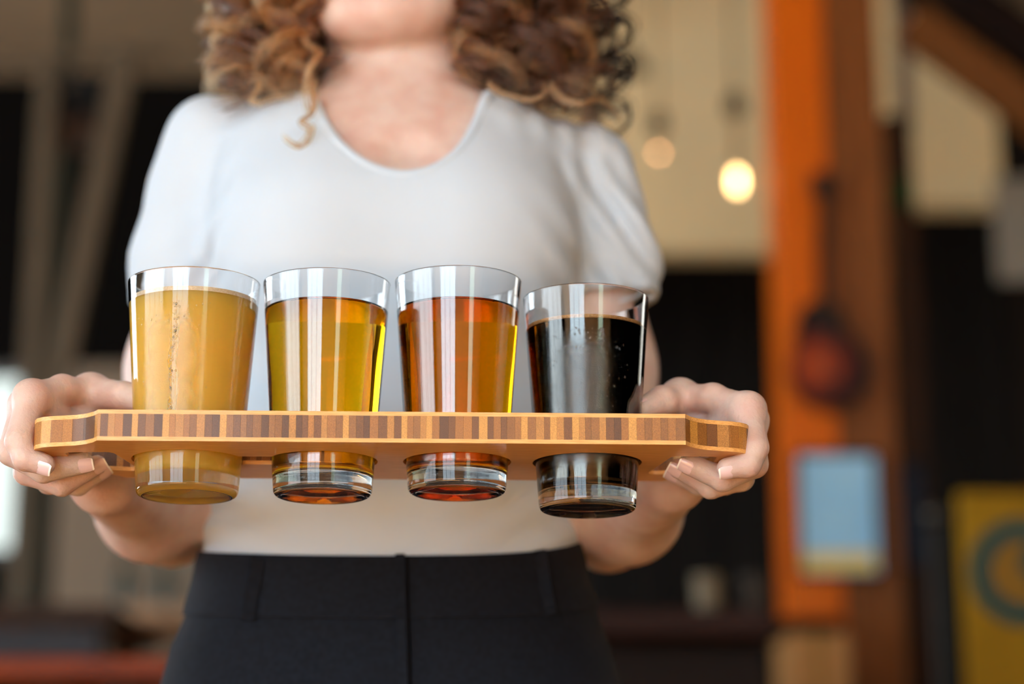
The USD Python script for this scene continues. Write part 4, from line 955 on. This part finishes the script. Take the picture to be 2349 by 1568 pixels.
# pendant lamps
def pendant(px, pys, pyb, Y, label, glow, rb, hb, neck=True):
    s, b = P(px, pys, Y), P(px, pyb, Y); x = b[0]
    t = thing('pendant_lamp', label, 'lamp', (x, Y, b[2]))
    part(t, 'cord', tube([(x, Y, s[2]), (x, Y, (s[2]+CZ)/2), (x, Y, CZ)], .004, 8), M['metal_dark'], True)
    part(t, 'ceiling_rose', trimesh.creation.cylinder(.045, .03, sections=32).apply_translation((x, Y, CZ-.016)), M['brass'], 30)
    part(t, 'socket', lathe(rounded([(0, .035), (.018, .035), (.029, .01), (.027, -.03), (0, -.032)], [0, .006, .01, .005, 0]), 32, (x, Y, s[2])), M['metal_dark'], 30)
    if neck: part(t, 'stem', trimesh.creation.cylinder(.008, max(.01, s[2]-.03-(b[2]+hb*.5)+.02), sections=16).apply_translation((x, Y, (s[2]-.03+b[2]+hb*.5)/2)), M['brass'], 30)
    u = np.linspace(-1, 1, 17); part(t, 'bulb', lathe([(max(0, rb*math.sqrt(max(0, 1-v*v))*(1-.12*v)), hb*.5*v) for v in u], 40, (x, Y, b[2])), glow, True, label='glowing bulb')
pendant(1691, 240, 414, 5.7, 'glowing bulb pendant hanging in front of the beige wall left of the post', M['glow'], .0145, .066)
pendant(1511, 282, 349, 6.3, 'dim orange bulb pendant close beside her shoulder', M['glow_dim'], .008, .016)
pl_ = thing('pendant_lamp', 'small dark unlit pendant shade next to her hair', 'lamp', P(1442, 140, 6.2))
q = P(1442, 140, 6.2)
part(pl_, 'cord', tube([q, (q + [0, 0, CZ - q[2]])/1 - np.array([0, 0, (CZ-q[2])/2]), (q[0], q[1], CZ)], .004, 8), M['metal_dark'], True)
part(pl_, 'shade', lathe([(.012, .05), (.062, -.03), (.060, -.032), (.010, .045)], 32, q), M['metal_dark'], 30)
# ceiling fan, one blade in view
fc = P(1310, -95, 6.2)
fan = thing('ceiling_fan', 'dark wooden ceiling fan whose blade shows at the top edge', 'fan', (fc[0], 6.2, fc[2]))
part(fan, 'down_rod', tube([(fc[0], 6.2, fc[2]), (fc[0], 6.2, (fc[2]+CZ)/2), (fc[0], 6.2, CZ)], .015, 12), M['metal_dark'], True)
part(fan, 'motor', lathe(rounded([(0, .06), (.08, .05), (.10, 0), (.08, -.05), (0, -.06)], [0, .02, .03, .02, 0]), 36, fc), M['metal_dark'], 30)
for k in range(4):
    th = math.radians(-14 + 90*k); d = np.array([math.cos(th), math.sin(th), -.02]); part(fan, 'blade', beam(fc + d*.10, fc + d*.42, .11, .012), M['beam_dark'], False)
# left side: post, brace, loudspeaker, shelf
lp = thing('pale_post', 'pale square post at the left with a slanted brace', 'post', (P(88, 500, 5.6)[0], 5.6, 0))
part(lp, 'upright', box(P(66, 500, 5.6)[0], P(110, 500, 5.6)[0], 5.6, 5.66, 0, P(88, 138, 5.6)[2], .005), M['pole_pale'], False)
part(lp, 'brace', beam(P(292, 116, 5.63), P(104, 1010, 5.63), .066, .05, (0, 1, 0)), M['pole_pale'], False, label='slanted brace')
part(lp, 'rail', beam(P(88, 138, 5.63)+[-.5, 0, -.02], P(310, 124, 5.63)+[.1, 0, 0], .02, .03), M['pole_pale'], False)
single('green_post', box(P(114, 500, 5.9)[0], P(146, 500, 5.9)[0], 5.9, 5.95, 0, CZ-.001, .005), M['pole_green'], 'darker greenish post right behind the pale post', 'post', smooth=False)
spk = thing('loudspeaker', 'black loudspeaker box fixed high on the green post', 'speaker', P(175, 205, 5.75))
part(spk, 'cabinet', pbox(116, 168, 236, 250, 5.74, .15), M['black_box'], False)
part(spk, 'cone', lathe([(.012, 0), (.040, .010), (.046, .012), (.046, .002), (.014, -.006)], 32).apply_transform(trimesh.transformations.rotation_matrix(math.pi/2, [1, 0, 0])).apply_translation(P(175, 209, 5.737)), M['metal_dark'], 30)
single('speaker_shelf', pbox(108, 268, 226, 296, 5.70, .201), M['table_brown'], 'brown wooden shelf below the black loudspeaker', 'shelf', smooth=False)
# ledge and bottles low at the left
lz = P(330, 1398, 7.7)[2]
single('wall_ledge', box(P(228, 1410, 7.7)[0], P(520, 1410, 7.7)[0], 7.55, BY-.042, lz-.05, lz, .006), M['ledge'], 'pale wooden ledge on the lower left wall under the bottles', 'shelf', smooth=False)
def bottle(px, h, label):
    c = P(px, 1390, 7.75); t = thing('bottle', label, 'bottle', (c[0], 7.75, lz))
    prof = rounded([(0, 0), (.030, 0), (.030, h*.58), (.011, h*.76), (.011, h*.95), (0, h*.95)], [0, .005, .02, .015, 0, 0])
    part(t, 'bottle_body', lathe(prof, 32, (c[0], 7.75, lz)), M['bottle_green'], 40)
    part(t, 'cap', trimesh.creation.cylinder(.0125, h*.05, sections=20).apply_translation((c[0], 7.75, lz+h*.975)), M['metal_dark'], 30)
bottle(284, .235, 'taller dark green bottle on the left wall ledge'); bottle(374, .215, 'shorter dark green bottle on the ledge close to her elbow')
# tables and bench
def table(name, label, px0, px1, pytop, Y, dep, th, m):
    t = thing(name, label, 'table', (P((px0+px1)/2, pytop, Y)[0], Y+dep/2, 0)); x0, x1, zt_ = P(px0, pytop, Y)[0], P(px1, pytop, Y)[0], P(px0, pytop, Y)[2]
    part(t, 'table_top', box(x0, x1, Y, Y+dep, zt_-th, zt_, .005), m, False)
    for xx in (x0+.05, x1-.11):
        for yy in (Y+.05, Y+dep-.11): part(t, 'leg', box(xx, xx+.06, yy, yy+.06, 0, zt_-th, .004), M['timber_dark'], False)
table('high_table', 'reddish wooden high table at the lower left nearest to her', -420, 395, 1506, 3.3, .7, .032, M['table_red'])
table('high_table', 'brown wooden high table further back at the lower left', -300, 262, 1384, 4.9, .7, .045, M['table_brown'])
bb = thing('bench', 'grey padded bench back between the two tables at the left', 'bench', (P(100, 1480, 4.3)[0], 4.35, 0))
part(bb, 'back_pad', pbox(-260, 1438, 232, 1560, 4.3, .08, .02), M['cushion'], 30)
z9 = P(100, 1560, 4.3)[2]
part(bb, 'seat', box(P(-260, 1500, 4.3)[0], P(232, 1500, 4.3)[0], 4.02, 4.38, z9-.12, z9-.002, .02), M['cushion'], 30)
for sx in (-250, 210): part(bb, 'leg', box(P(sx, 1500, 4.3)[0], P(sx+14, 1500, 4.3)[0], 4.1, 4.34, 0, z9-.12, .004), M['timber_dark'], False)
